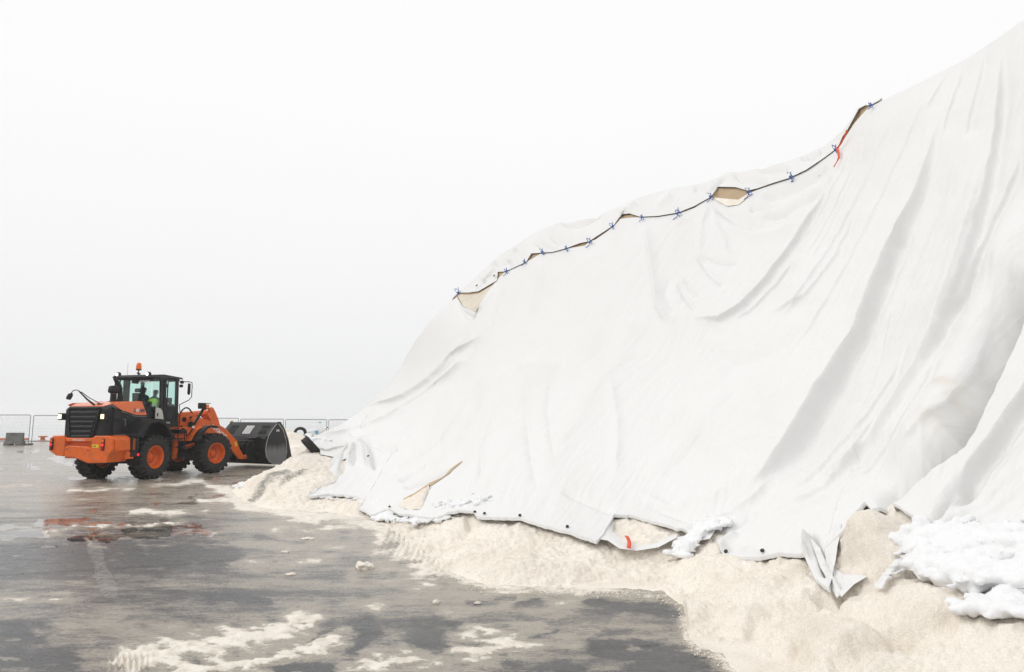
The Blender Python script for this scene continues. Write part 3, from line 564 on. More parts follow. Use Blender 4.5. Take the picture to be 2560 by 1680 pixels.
SEAML = np.array([(1150,656),(1172,634),(1176,633),(1210,615),(1223,610),(1239,601),(1256,590),(1285,587),(1316,578),(1359,572),(1369,563),(1385,557),(1412,538),(1427,524),(1437,516),(1442,509),(1487,505),(1530,504),(1577,497),(1614,484),(1635,469),(1652,460),(1676,469),(1698,474),(1724,469),(1739,451),(1760,442),(1791,429),(1833,415),(1873,396),(1915,368),(1947,344),(1956,331),(1964,321),(1985,288),(2002,268),(2019,251),(2045,236),(2060,230)], float)
SEAMU = np.array([(1156,632),(1175,631),(1223,609),(1235,589),(1254,588),(1285,585.5),(1316,577),(1348,565),(1369,561),(1412,533),(1427,523),(1436,510),(1446,498),(1463,496),(1488,504),(1530,502),(1577,494),(1614,479),(1635,467),(1652,458),(1667,434),(1710,435),(1738,443),(1760,438),(1791,427),(1833,414),(1873,395),(1915,367),(1947,343),(1958,318),(1971,299),(1996,253),(2010,245),(2024,244),(2045,233)], float)
# ---- salt
nu, nv = 1050, 430
A_, B_ = resample(SALTP, nu); tv = np.linspace(0, 1, nv)**1.35
PS = A_[None]*(1-tv[:, None, None])+B_[None]*tv[:, None, None]
_k = lambda X, w: np.stack([np.convolve(np.pad(X[:, j], w, mode='edge'), np.hanning(2*w+3)[1:-1]/np.hanning(2*w+3).sum(), 'same')[w:-w] for j in range(X.shape[1])], -1)
A_ = _k(A_, 14); B_ = _k(B_, 30); PS = A_[None]*(1-tv[:, None, None])+B_[None]*tv[:, None, None]
Gs = front(PS); Ns = normals(Gs); Ns = np.stack([_k(q_, 40) for q_ in Ns]); Ns /= np.linalg.norm(Ns, axis=-1, keepdims=True); dh, _ = seg(PS, hemA)
inside = np.zeros(PS.shape[:2])
# signed distance above the hem: positive = covered by the cloth
dd = dh.copy()
cover = np.abs(dh)*np.where(pip(PS, list(hemA)+[(2700,-400),(300,-400),(300,1045)]), 1, -1)
x_, y_, z_ = Gs[..., 0], Gs[..., 1], Gs[..., 2]
toe_d, _ = seg(PS, TOE); edge = np.exp(-np.abs(toe_d)/10)
dn = .12*fbm(x_*.9, y_*.9, z_*.9, 4)+.07*(np.abs(fbm(x_*3, y_*3, z_*3, 4))-.2)+.018*fbm(x_*11, y_*11, z_*11, 3)
dn += .05*(np.abs(fbm(x_*4.5+3, y_*4.5, z_*4.5, 4))-.15)*(1+1.5*np.maximum(0, fbm(x_*.8, y_*.8, z_*.8+4, 2)))+.012*fbm(x_*26, y_*26, z_*26, 2)
dn += edge*.035*np.maximum(0, fbm(x_*6, y_*6, z_*6, 3)+.3)
# lumps seen below the hem
LUMP = [((2040,1262),(70,48),.30),((1600,1440),(60,40),.10),((1750,1420),(90,60),.12),((1500,1262),(50,18),.10),((1240,1330),(110,30),.10),((1950,1480),(110,60),.15),((2150,1400),(90,50),.10),((820,1180),(40,12),.10),((700,1120),(80,30),.12),((620,1130),(50,20),.12),((1650,1330),(60,40),.08)]
for (cx, cy), (ax, ay), am in LUMP: dn += 1.4*am*np.exp(-(((PS[..., 0]-cx)/ax)**2+((PS[..., 1]-cy)/ay)**2)**1.3)
RUT = [([(1700,1520),(1780,1440),(1880,1400),(1950,1370)], 14, -.10), ([(1930,1400),(2000,1440),(2100,1480)], 12, -.06), ([(1090,1210),(1070,1240),(1010,1265)], 10, -.08), ([(1850,1500),(1780,1560)], 16, -.07), ([(1950,1550),(2080,1470),(2200,1440)], 18, -.07), ([(640,1145),(690,1120),(740,1098)], 5, -.07), ([(600,1150),(650,1135)], 5, -.04)]
for pts, w, am in RUT: d, tt = seg(PS+10*pn(PS[..., 0]/40, PS[..., 1]/30, 3.)[..., None], pts); dn += 1.5*am*np.exp(-(d/w)**2)
dn += .014*tread(PS, [(880,1235),(940,1268),(1000,1296),(1040,1345)], 30, 16)
fade = sm(np.abs(toe_d), 0, 14)*(1-.85*sm(cover, -8, 25)); off = dn*fade-.03-.42*sm(cover, 6, 95)
Gs = Gs+Ns*off[..., None]; 
z0 = .012*sm(np.abs(toe_d), 0, 8)-.02*np.exp(-(toe_d/2)**2); Gs[..., 2] = np.where(Gs[..., 2] < z0, z0, Gs[..., 2])
dirt = np.zeros(PS.shape[:2])
for pts, w, am in [([(580,1160),(630,1128),(670,1108)], 13, .62), ([(650,1140),(690,1112),(715,1095)], 7, .40), ([(1000,1322),(1120,1362)], 5, .18), ([(1680,1490),(1760,1440)], 10, .15), ([(700,1108),(760,1090)], 8, .25), ([(880,1212),(930,1220)], 4, .35)]:
    d, tt = seg(PS, pts); dirt += am*np.exp(-(d/w)**2)
# back of the heap so that it is a closed hill
def back_rows(row, drops, dirx=.55, diry=.83):
    out = []
    for dist, dr in drops:
        q_ = row.copy(); q_[:, 0] += dirx*dist; q_[:, 1] += diry*dist; q_[:, 2] = np.maximum(q_[:, 2]-dr*np.clip(row[:, 2]/6, .15, 1.6), -.05); out.append(q_)
    return np.array(out)
bk = back_rows(Gs[-1], [(.5,.25),(1.5,1.),(4,3.),(8,6.),(13,11.)])
Gs2 = np.concatenate([Gs, bk]); dirt2 = np.concatenate([dirt, np.zeros((5, nu))])
Gs2, at_ = extend(Gs2, {'dirt': dirt2}); salt = grid('salt_heap', Gs2, M['salt'], attrs=at_)
tag(salt, 'tall heap of damp cream road salt lying under the white tarpaulin', 'salt heap')
# ---- main cloth
def skirt(G, Nn, w=.035, d=.05):
    """turned-in rim along the first row"""
    return np.concatenate([(G[0]-Nn[0]*d)[None], G])
nu, nv = 1150, 520
A_, B_ = resample(HEM, nu); B_[:, 1] = np.where((B_[:, 0] > 1150) & (B_[:, 0] < 2060), np.interp(B_[:, 0], SEAML[:, 0], SEAML[:, 1])-.9, B_[:, 1]); _i = np.arange(nu); A_ = A_+np.stack([2.2*fbm(_i/17., 0, 1, 3), 3.2*fbm(_i/11., 0, 5, 4)], -1); tv = np.linspace(0, 1, nv)
PT = A_[None]*(1-tv[:, None, None])+B_[None]*tv[:, None, None]
Gt = front(PT); Nt = normals(Gt); Nt = np.stack([_k(q_, 30) for q_ in Nt]); Nt /= np.linalg.norm(Nt, axis=-1, keepdims=True)
D = (fold_disp(PT)+cloth_noise(PT, Gt)*sm(tv, 0, .06)[:, None])*(1-.9*sm(tv, .95, 1.))[:, None]+.05*(1-sm(tv, .9, 1.))[:, None]
# hem flutter
hx = np.linspace(0, 1, nu)
D += (np.exp(-tv*nv/14)[:, None])*(.03+.05*np.maximum(0, fbm(hx*40, hx*0+3.3, 0, 3)))[None]
Gt = Gt+Nt*D[..., None]; Gt[..., 2] = np.maximum(Gt[..., 2], .03)
Gt = skirt(Gt, Nt)
# beyond the seam the cloth goes on over the crest right of x=2025 and on the far left end
crest = Gt[-1].copy(); tx = B_[:, 0]
e1 = back_rows(crest, [(.12,.02),(.4,.10),(1.,.5),(3,2.),(7,5.4),(13,11)])
e2 = crest[None]-Nt[-1][None]*np.array([.05,.15,.25,.3,.34,.38])[:, None, None]; e2[..., 2] -= np.array([.02,.05,.1,.15,.2,.25])[:, None]
mixw = (sm(tx, 2010, 2040)+1-sm(tx, 1030, 1060))[None, :, None]
Gt = np.concatenate([Gt, e1*mixw+e2*(1-mixw)])
stn = np.zeros(PT.shape[:2])
for (cx, cy), (ax, ay), am in [((2215,915),(34,8),.55),((2228,942),(14,18),.45),((2190,1010),(30,20),.25),((1900,700),(40,10),.15)]: stn += am*np.exp(-((PT[..., 0]-cx)/ax)**2-((PT[..., 1]-cy)/ay)**2)
stn = np.concatenate([stn[:1], stn, np.zeros((6, nu))])
Gt, at_ = extend(Gt, {'stain': stn, 'cu': np.concatenate([flow(PT)[0][:1], flow(PT)[0], np.repeat(flow(PT)[0][-1:], 6, 0)])/60., 'cv': np.concatenate([PT[:1, :, 1], PT[..., 1], PT[-1:, :, 1]-np.arange(6)[:, None]*20])/160.}); lower = grid('tarpaulin', Gt, M['tarp'], attrs=at_)
tag(lower, 'huge white creased tarpaulin hanging down the near face of the salt heap', 'tarpaulin', 'white tarpaulins over the salt heap')
# ---- upper cloth: from the laced seam to the crest and over it
UP = [((1050,697),(1052,694)),((1064,680),(1068,677)),((1090,680),(1085,664)),((1112,677),(1110,640)),((1155,652),(1135,618)),((1157,632),(1160,595)),((1176,630),(1180,582)),((1220,606),(1215,560)),((1238,590),(1230,549)),((1262,588),(1255,535)),((1295,586),(1300,516)),((1316,576),(1330,513)),((1360,566),(1360,506)),((1395,548),(1400,497)),((1424,524),(1450,478)),((1436,512),(1470,468)),((1446,501),(1490,458)),((1466,499),(1510,452)),((1492,505),(1545,442)),((1540,498),(1580,435)),((1575,492),(1620,428)),((1620,478),(1650,420)),((1650,456),(1675,409)),((1662,437),(1690,401)),((1705,436),(1730,397)),((1740,445),(1770,392)),((1790,428),(1810,380)),((1838,410),(1850,368)),((1890,378),(1895,349)),((1943,343),(1920,338)),((1962,312),(1956,306)),((1985,280),(1978,279)),((2000,252),(1992,252)),((2012,245),(2010,242)),((2024,244),(2027,240)),((2045,232),(2050,228))]
UF = [(-.16, 6, 12, 1.3, [(1235,560),(1290,580),(1330,598)]), (-.14, 5, 14, 1.3, [(1270,545),(1300,560),(1340,570),(1380,555)]), (-.18, 5, 9, 1.2, [(1300,518),(1330,524),(1365,516),(1400,498)]), (.12, 6, 6, 1.2, [(1160,598),(1150,625),(1120,655)]),
 (-.10, 4, 6, 1.2, [(1158,605),(1140,640),(1105,668)]), (-.08, 4, 6, 1.2, [(1175,600),(1185,625)]), (-.12, 5, 10, 1.3, [(1700,405),(1735,420),(1790,432)]), (-.08, 5, 8, 1.3, [(1690,410),(1670,425),(1640,450)]), (-.08, 5, 7, 1.3, [(1760,396),(1800,398),(1840,392)]),
 (-.08, 4, 6, 1.3, [(1860,372),(1885,370),(1910,352)]), (.06, 9, 9, 1.4, [(1480,470),(1440,500)]), (.06, 9, 9, 1.4, [(1560,450),(1530,485)]), (-.07, 6, 9, 1.3, [(1610,440),(1650,440)]), (-.08, 5, 8, 1.3, [(1200,575),(1165,620)])]
nu2, nv2 = 620, 60
A_, B_ = resample(UP, nu2); A_[:, 1] = np.where((A_[:, 0] > 1158) & (A_[:, 0] < 2045), np.interp(A_[:, 0], SEAMU[:, 0], SEAMU[:, 1]), A_[:, 1]); tv = np.linspace(0, 1, nv2)
PU = A_[None]*(1-tv[:, None, None])+B_[None]*tv[:, None, None]
Gu = front(PU); Nu = normals(Gu); FOLDS, F_ = UF, FOLDS
D = fold_disp(PU); FOLDS = F_
D += .6*cloth_noise(PU, Gu)*sm(tv, 0, .3)[:, None]
RU = rays(PU); RU /= np.linalg.norm(RU, axis=-1, keepdims=True)
Gu = Gu+Nu*(D*sm(tv, 0, .15)[:, None])[..., None]-RU*.10
rim = Gu[:1]+RU[:1]*.02
cr = Gu[-1].copy(); ex = back_rows(cr, [(.15,.02),(.45,.09),(1.0,.35),(2.2,1.2),(5,3.6),(9,7.),(14,12)])
Gu = np.concatenate([rim, Gu, ex])
upper = grid('tarpaulin', Gu, M['tarp'], attrs={'cu': np.concatenate([PU[:1, :, 0], PU[..., 0], np.repeat(PU[-1:, :, 0], 7, 0)])/60., 'cv': np.concatenate([PU[:1, :, 1], PU[..., 1], PU[-1:, :, 1]-np.arange(7)[:, None]*20])/60.})
tag(upper, 'narrow white tarpaulin along the crest of the heap, above the laced seam', 'tarpaulin', 'white tarpaulins over the salt heap')
# tan strip set behind the upper cloth's edge, showing in the seam gaps
tan = worn('tan_strip', (.46, .34, .21), (.34, .25, .15), .7, 3, .6, .004, 60)
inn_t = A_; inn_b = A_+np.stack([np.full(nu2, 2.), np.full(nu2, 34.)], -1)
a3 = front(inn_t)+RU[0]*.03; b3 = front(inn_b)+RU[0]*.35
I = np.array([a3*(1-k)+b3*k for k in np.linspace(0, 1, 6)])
ob = grid('gap_fill', I, tan, upper); ob['label'] = 'tan strip behind the edge of the crest tarpaulin in the gaps of the seam'
# left pocket: pale cloth and salt seen in the big gap
tanl = worn('pale_lining', (.66, .60, .50), (.50, .44, .35), .7, 3, .6, .004, 60)
def patch(name, quadA, quadB, m, parent=None, on=False, offs=(0, 0), n=(60, 24), bulge=0., noise=.01, label=None, cr=0.):
    A1, B1 = resample([(a, b) for a, b in zip(quadA, quadB)], n[0]); k = np.linspace(0, 1, n[1])
    P_ = A1[None]*(1-k[:, None, None])+B1[None]*k[:, None, None]; G_ = front(P_); N_ = normals(G_)
    o_ = offs[0]+(offs[1]-offs[0])*k[:, None]+bulge*np.sin(PI*k)[:, None]*np.ones((1, n[0]))+noise*fbm(P_[..., 0]/14, P_[..., 1]/14, 3, 3)+.45*cr*np.abs(fbm(P_[..., 0]/34, P_[..., 1]/26, 1, 2))
    if on: o_ = o_+fold_disp(P_)+cloth_noise(P_, G_)+.05
    else: N_ = -rays(P_); N_ = N_/np.linalg.norm(N_, axis=-1, keepdims=True)
    G_ = G_+N_*o_[..., None]; o = grid(name, G_, m, parent)
    if parent is None: return o, G_
    if label: o['label'] = label
    return o
patch('gap_fill', [(1065,690),(1076,712),(1105,724),(1150,662)], [(1066,680),(1090,681),(1112,677),(1156,650)], tanl, lower, False, (.02, -.10), label='pale folded cloth and salt in the wide gap at the left end of the seam')
patch('gap_fill', [(1662,464),(1690,479),(1716,476),(1742,455)], [(1660,459),(1690,462),(1716,464),(1740,449)], M['salt'], lower, False, (.05, .0), noise=.04)
# slits in the lower left of the cloth showing tan cloth
patch('slit', [(940,1169),(975,1151),(1008,1131),(1045,1105),(1077,1077)], [(940,1167),(977,1144),(1010,1122),(1045,1097),(1077,1076)], worn('slit_tan', (.50,.37,.22),(.35,.25,.15),.7,4,.6,0), lower, True, (.012, .02), noise=.001, label='long tan slit low in the left part of the cloth')
sp, _g = patch('salt_spill', [(934,1184),(945,1191),(962,1193),(978,1192),(986,1183),(994,1160),(1001,1143)], [(944,1168),(952,1162),(965,1154),(978,1147),(986,1142),(994,1138),(1002,1133)], M['salt'], None, True, (.01, .01), noise=.02, bulge=.05)
tag(sp, 'small tongue of salt lying on the cloth below the tan slit', 'salt')
# hem turn-ups and flaps at the foot
patch('flap', [(1392,1253),(1412,1256),(1440,1275),(1480,1280),(1530,1272),(1572,1250)], [(1426,1212),(1424,1235),(1448,1254),(1490,1262),(1530,1255),(1574,1240)], M['tarp'], lower, False, (.16, .02), bulge=.05, n=(90, 16), label='drooping hem folded out below the salt gap')
patch('flap', [(1906,1318),(1922,1345),(1945,1391),(1956,1380)], [(1882,1248),(1905,1272),(1930,1330),(1950,1360)], M['tarp'], lower, False, (.06, .20), n=(50, 30), cr=.25, label='crumpled corner of cloth hanging over the salt')
patch('flap', [(1938,1345),(1955,1388),(1985,1358),(2012,1342)], [(1936,1318),(1960,1335),(1985,1335),(2014,1338)], M['tarp'], lower, False, (.12, .05), n=(60, 24), cr=.30, label='crumpled cloth tip half buried beside the big salt lump')
patch('flap', [(2030,1362),(2048,1368),(2078,1335),(2104,1323),(2140,1330)], [(2080,1300),(2090,1298),(2104,1290),(2120,1292),(2146,1306)], M['tarp'], lower, False, (.10, .22), n=(70, 30), cr=.28, label='folded cloth flap sticking out under the snow')
patch('flap', [(1560,1272),(1600,1262),(1650,1252)], [(1566,1250),(1620,1240),(1668,1225)], M['tarp'], lower, False, (.05, .12), n=(50, 16), cr=.2, label='twisted strip of cloth under snow at the foot of the heap')
patch('flap', [(745,1056),(775,1062),(800,1048)], [(742,1034),(775,1034),(804,1026)], M['tarp'], lower, False, (.02, .22), n=(50, 20), cr=.3, label='crumpled tip of cloth beside the half buried tyre')
patch('flap', [(760,1085),(790,1072),(812,1062)], [(775,1062),(800,1048),(818,1036)], M['tarp'], lower, False, (.03, .10), n=(50, 20), cr=.2)
patch('flap', [(822,1160),(850,1158),(872,1156)], [(822,1137),(834,1140),(868,1154)], M['tarp'], lower, False, (.05, .30), n=(30, 16), cr=.1, label='stiff raised corner of cloth with a blue cord edge')
# eyelets in the hem
for ex_, ey_ in [(1107,1203),(1129,1207),(1210,1212),(1319,1239),(1693,1294),(1777,1290),(1112,668),(1153,645),(1740,453),(1840,420),(910,1188),(858,1066)]:
    c = front((ex_, ey_)); nn = Vector(normals(front(np.array([[(ex_-2, ey_-2), (ex_+2, ey_-2)], [(ex_-2, ey_+2), (ex_+2, ey_+2)]], float)))[0, 0])
    dv = fold_disp(np.array([[(ex_, ey_)]], float))[0, 0]
    c = Vector(c)+nn*(dv+.10); s_ = .024*max(1., c.y/14)
    b = MB(); b.lathe([(s_, -.01), (s_, .012), (s_*.75, .018), (s_*.45, .012), (s_*.45, 0.)], (0, 0, 0), 'z', 16)
    o = b.build('eyelet', M['eyelet'], lower); o.rotation_euler = nn.to_track_quat('Z', 'Y').to_euler(); o.location = c
# blue cords tying the seam
LAB = ['at the left end of the seam', 'second from the left, above the pocket', 'third from the left, on the straight run of seam', 'fourth from the left, over the dark triangular gap', 'fifth from the left, halfway between two dark slits', 'sixth from the left, between the two long dark slits', 'seventh from the left, below the raised kink of the seam', 'eighth from the left, right of the raised kink', 'ninth from the left, with a long dangling tail', 'left of the wide brown opening', 'right of the wide brown opening', 'tangled into a knot, left of the red strap', 'knotted beside the red strap', 'topmost, on the skyline at the top of the brown gap']
for i, (cx, cy) in enumerate([(1065,679),(1177,630),(1219,608),(1260,585),(1316,577),(1371,562),(1423,526),(1492,505),(1576,494),(1652,457),(1741,447),(1838,410),(1942,347),(2024,245)]):
    c = Vector(front((cx, cy))); nn = Vector((-.55, -.7, .45)).normalized(); c += (Vector((0, 0, CAMH))-c).normalized()*.28; k = .0088*c.y*(.7+.6*random.Random(i*7).random()); rr = random.Random(i)
    rt = Vector((1, 0, 0)); up = Vector((0, -.1, 1)); b = MB()
    for q_ in range(2):
        ph = rr.random()*6; pts = [c+rt*k*(.5*math.cos(a*2.1+ph)*(.4+.25*a))+up*k*(.62*math.sin(a*1.7+ph)*(.4+.2*a))+nn*.02*math.sin(a*3) for a in np.linspace(0, 3.2, 16)]
        b.tube(pts, .007, 6)
    sgn = rr.choice((-1, 1)); b.tube([c+up*k*.7, c, c-up*k*.6+rt*sgn*k*.2, c-up*k*.95+rt*sgn*k*.7], .011, 6)
    b.cyl(c-rt*.03-up*.02, c+rt*.03+up*.02, .028, n=8)
    tag(b.build('blue_cord', M['cord']), 'blue cord '+LAB[i], 'cord', 'blue cords lacing the seam')
b = MB(); ahead = lambda p, s_: Vector(front(p))+(Vector((0, 0, CAMH))-Vector(front(p))).normalized()*s_
P3 = [ahead(p, .45) for p in [(1969,302),(1962,320),(1954,334),(1946,344),(1949,356),(1950,366),(1945,376),(1938,388)]]
vs = []
for i, p in enumerate(P3):
    w_ = .03*(1 if i < 6 else .6); tw = .6*math.sin(i*1.3); o_ = Vector((w_*math.cos(tw), w_*math.sin(tw), 0)); vs += [p-o_, p+o_, p+o_+Vector((.004, .012, 0)), p-o_+Vector((.004, .012, 0))]
fs = [(4*i+a, 4*i+(a+1) % 4, 4*i+4+(a+1) % 4, 4*i+4+a) for i in range(len(P3)-1) for a in range(4)]+[(0, 3, 2, 1), tuple(4*len(P3)-4+a for a in range(4))]
b.add(vs, fs); tag(b.build('strap', M['strap']), 'red orange strap hanging from the seam near the top of the heap', 'strap')
b = MB(); vs = []
for y0 in np.linspace(0, 1, 7):
    for x0 in (0, 1):
        p = (1452+x0*9+4*y0+4*math.sin(y0*3), 1246+y0*27+x0*2); vs.append(ahead(p, .30))
b.add(vs, [(2*i, 2*i+1, 2*i+3, 2*i+2) for i in range(6)]); o = b.build('webbing', M['strap'], lower); o['label'] = 'red webbing band sewn on the drooping hem'
m_ = o.modifiers.new('s', 'SOLIDIFY'); m_.thickness = .012

# ============================================================ SNOW
def snow(pts, n, rr, spread, label, lift=.06, vox=.035, seed=1):
    rg = np.random.RandomState(seed); b = MB(); ic = bmesh.new(); bmesh.ops.create_icosphere(ic, subdivisions=1, radius=1.)
    iv = [v.co.copy() for v in ic.verts]; fi = [tuple(v.index for v in f.verts) for f in ic.faces]; ic.free()
    pts = np.array(pts, float); ln = np.r_[0, np.cumsum(np.hypot(*np.diff(pts, axis=0).T))]; ln /= ln[-1]
    for i in range(n):
        u = rg.rand(); c = np.array([np.interp(u, ln, pts[:, 0]), np.interp(u, ln, pts[:, 1])])+rg.randn(2)*np.array(spread)
        w = Vector(front(c)); s_ = rr*(.6+1.3*rg.rand()**3); w += Vector((-.35, -.45, .7))*lift*(rg.rand()*1.2)
        sc = Vector((1+.4*rg.rand(), 1+.3*rg.rand(), .45+.3*rg.rand()))
        b.add([w+Vector((v.x*s_*sc.x, v.y*s_*sc.y, v.z*s_*sc.z)) for v in iv], fi)
    me = bpy.data.meshes.new('snow'); me.from_pydata(b.v, [], b.f); o = mobj('snow', me, M['snow'])
    r_ = o.modifiers.new('r', 'REMESH'); r_.mode = 'VOXEL'; r_.voxel_size = vox; r_.use_smooth_shade = True
    s2 = o.modifiers.new('s', 'SMOOTH'); s2.iterations = 1; s2.factor = .4
    tx_ = bpy.data.textures.new('sn', 'CLOUDS'); tx_.noise_scale = rr*1.3; tx_.noise_depth = 3
    d2 = o.modifiers.new('d', 'DISPLACE'); d2.texture = tx_; d2.strength = rr*.7; d2.texture_coords = 'GLOBAL'; d2.mid_level = .5
    return tag(o, label, 'snow', kind='stuff')
snow([(2110,1275),(2180,1262),(2260,1275),(2380,1270),(2460,1300)], 620, .058, (24, 17), 'clumped white snow lying on the cloth at the right foot of the heap', .12, .024, 1)
snow([(2150,1310),(2220,1330),(2300,1345),(2380,1340),(2460,1360)], 620, .058, (24, 16), 'lower band of clumped snow on the salt at the right edge', .12, .024, 2)
snow([(2270,1412),(2330,1415),(2400,1420)], 150, .045, (22, 12), 'small snow clods at the lower right on the salt', .06, .022, 3)
snow([(2215,1405),(2240,1415)], 40, .035, (8, 7), 'single snow clod apart from the bank', .04, .02, 4)
snow([(1668,1226),(1630,1240),(1605,1262),(1580,1290)], 160, .045, (11, 8), 'snow heaped on the twisted strip of cloth', .1, .024, 5)
snow([(1690,1212),(1640,1222)], 70, .04, (12, 5), 'thin snow on the cloth beside the twisted strip', .05, .024, 6)
snow([(1690,1338),(1715,1322),(1740,1316)], 26, .035, (7, 4), 'thin trail of snow on the salt below the hem', .02, .016, 7)
snow([(1040,1182),(1075,1180),(1110,1170),(1130,1160)], 240, .040, (12, 4), 'rounded snow pile on the hem left of the eyelets', .10, .018, 8)
snow([(930,1208),(975,1212),(1040,1200)], 300, .034, (14, 3), 'flat snow along the hem in the left half', .04, .018, 9)
snow([(735,1152),(790,1148),(850,1158),(900,1180)], 560, .042, (15, 4), 'snow covering the left foot of the cloth', .05, .024, 10)
snow([(870,1170),(880,1195),(905,1208)], 330, .042, (12, 5), 'snow below the raised cloth corner', .05, .022, 11)
snow([(722,1025),(745,1022),(760,1036)], 60, .07, (7, 5), 'snow lump behind the half buried tyre', .10, .04, 12)
snow([(548,1128),(575,1132),(600,1122)], 30, .07, (9, 2.5), 'small flat patch of snow at the far toe of the salt', .02, .03, 13)
# loose clods of salt on the asphalt
def clod(name, px, py, w, h, label, group=None, seed=0, m='salt'):
    rg = np.random.RandomState(seed); c = gnd(px, py); bm = bmesh.new(); bmesh.ops.create_icosphere(bm, subdivisions=4, radius=1.)
    for v in bm.verts:
        p = np.array(v.co); n_ = fbm(p[0]*1.6+seed, p[1]*1.6, p[2]*1.6, 4)
        k = 1+.55*n_; v.co = Vector((p[0]*w*k, p[1]*w*.8*k, max(p[2], -.15)*h*(1+.9*n_)))
    me = bpy.data.meshes.new(name); bm.to_mesh(me); bm.free(); me.polygons.foreach_set('use_smooth', [True]*len(me.polygons))
    o = mobj(name, me, M[m]); o.location = c; o.location.z = .005; return tag(o, label, 'salt clod', group)
clod('salt_clod', 848, 1320, .13, .07, 'largest cream salt clod alone on the wet asphalt', 'loose salt clods', 1)
clod('salt_clod', 1299, 1371, .05, .05, 'round salt clod at the crumbling edge of the heap', 'loose salt clods', 2)
clod('salt_clod', 1013, 1402, .035, .03, 'small white clod left of the dark patches', 'loose salt clods', 3)
clod('salt_clod', 1110, 1403, .035, .018, 'flat white clod on a dark asphalt patch', 'loose salt clods', 4)
clod('salt_clod', 676, 1336, .07, .02, 'flat tan clod in the middle of the yard', 'loose salt clods', 5)
clod('salt_clod', 715, 1253, .10, .02, 'low tan clod near the toe of the heap', 'loose salt clods', 6)
clod('salt_clod', 662, 1284, .06, .02, 'pale clod on grey slush behind the largest one', 'loose salt clods', 7)
cb = MB(); rg = np.random.RandomState(5); toe = np.array(TOE[:18], float)
ln = np.r_[0, np.cumsum(np.hypot(*np.diff(toe, axis=0).T))]
for i in range(1500):
    u = rg.rand()*ln[-1]; d_ = abs(rg.randn())*12; px = np.interp(u, ln, toe[:, 0])-d_*.8*rg.rand()+rg.randn()*4; py = np.interp(u, ln, toe[:, 1])+d_*.5+rg.rand()*2; c = gnd(px, py); s_ = .004+.013*rg.rand()**3
    vs = [Vector((a, b2, c2))*s_*(.7+.6*rg.rand())+Vector((c[0], c[1], s_*.5)) for a, b2, c2 in ((1,0,0),(-1,0,0),(0,1,0),(0,-1,0),(0,0,1),(0,0,-1))]
    cb.add(vs, [(0,2,4),(2,1,4),(1,3,4),(3,0,4),(2,0,5),(1,2,5),(3,1,5),(0,3,5)])
tag(cb.build('salt_crumbs', M['salt'], smooth=80, whole=True), 'countless salt crumbs scattered along the toe of the heap', 'salt crumbs', kind='stuff')
# ============================================================ WHEEL LOADER
LJ = (-12.87, 25.04, 0); AR, AF = R(77.5), R(64)
root = empty('wheel_loader', LJ, AR)
tag(root, 'orange and black wheel loader, lights on, left of the heap', 'wheel loader')
TF = Matrix.Rotation(AF-AR, 4, 'Z')      # the articulated front frame
def arc(cx, cz, r, a0, a1, n): return [(cx+r*math.cos(R(a0+(a1-a0)*i/n)), cz+r*math.sin(R(a0+(a1-a0)*i/n))) for i in range(n+1)]
# ---- rear: counterweight
b = MB()
prof = [(1.16,1.40),(1.02,1.47),(.70,1.47),(.62,1.40),(-.46,1.40),(-.56,1.46),(-.98,1.47),(-1.16,1.40),(-1.20,1.02),(-1.08,.86),(-1.0,.66),(-.35,.62),(.28,.80),(.88,.84),(1.17,1.0)]
bk_ = [(.60,1.28),(-.40,1.28),(-.40,1.06),(-.28,.98),(.40,.98),(.60,1.10)]
# outer shell with a recess: two side blocks, top ledge and bottom wedge around the recess floor
b.prism([(1.18,1.38),(1.04,1.47),(.70,1.47),(.60,1.40),(.60,.82),(.90,.84),(1.18,1.0)], -3.36, -2.55, 'x')
b.prism([(-.42,1.40),(-.54,1.47),(-1.0,1.47),(-1.16,1.40),(-1.20,1.02),(-1.08,.86),(-1.02,.64),(-.42,.62)], -3.38, -2.56, 'x')
b.prism([(.60,1.40),(-.42,1.40),(-.42,1.28),(.60,1.28)], -3.34, -2.57, 'x')
b.prism([(.60,1.12),(.46,1.16),(-.26,1.13),(-.42,1.06),(-.42,.62),(-.30,.62),(.25,.80),(.60,.82)], -3.35, -2.57, 'x')
b.prism([(.60,1.28),(-.42,1.28),(-.42,1.06),(.60,1.10)], -3.20, -2.58, 'x')
b.box(-2.56, -2.42, -1.22, -.86, .98, 1.40); b.box(-3.28, -2.7, -1.235, -1.19, 1.0, 1.36); b.box(-2.78, -2.44, -1.20, 1.15, .72, .95)
cw = b.build('counterweight', M['orange'], root, bevel=.025)
b = MB(); [b.cyl((-3.37, y, z), (-3.395, y, z), .022, n=10) for y, z in ((.46,1.20),(-.30,1.02),(.48,1.05))]; b.build('bolt', M['galv'], cw)
b = MB().box(-3.394, -3.38, -.71, -.48, 1.10, 1.20); st = b.build('sticker', M['yellow'], cw); st['label'] = 'yellow warning sticker on the counterweight'
b = MB(); [b.box(-3.398, -3.394, -.52-.02*i, -.51-.02*i, 1.13, 1.17) for i in range(6)]; b.build('sticker_print', M['navy'], st, whole=True)
MX = Matrix(((0, 0, -1, 0), (-1, 0, 0, 0), (0, 1, 0, 0), (0, 0, 0, 1)))     # text facing backwards (-x), reading towards -y
text('lettering', 'www.nasta.no', .085, Matrix.Translation((-3.345, .10, 1.34)) @ MX, M['white'], cw)
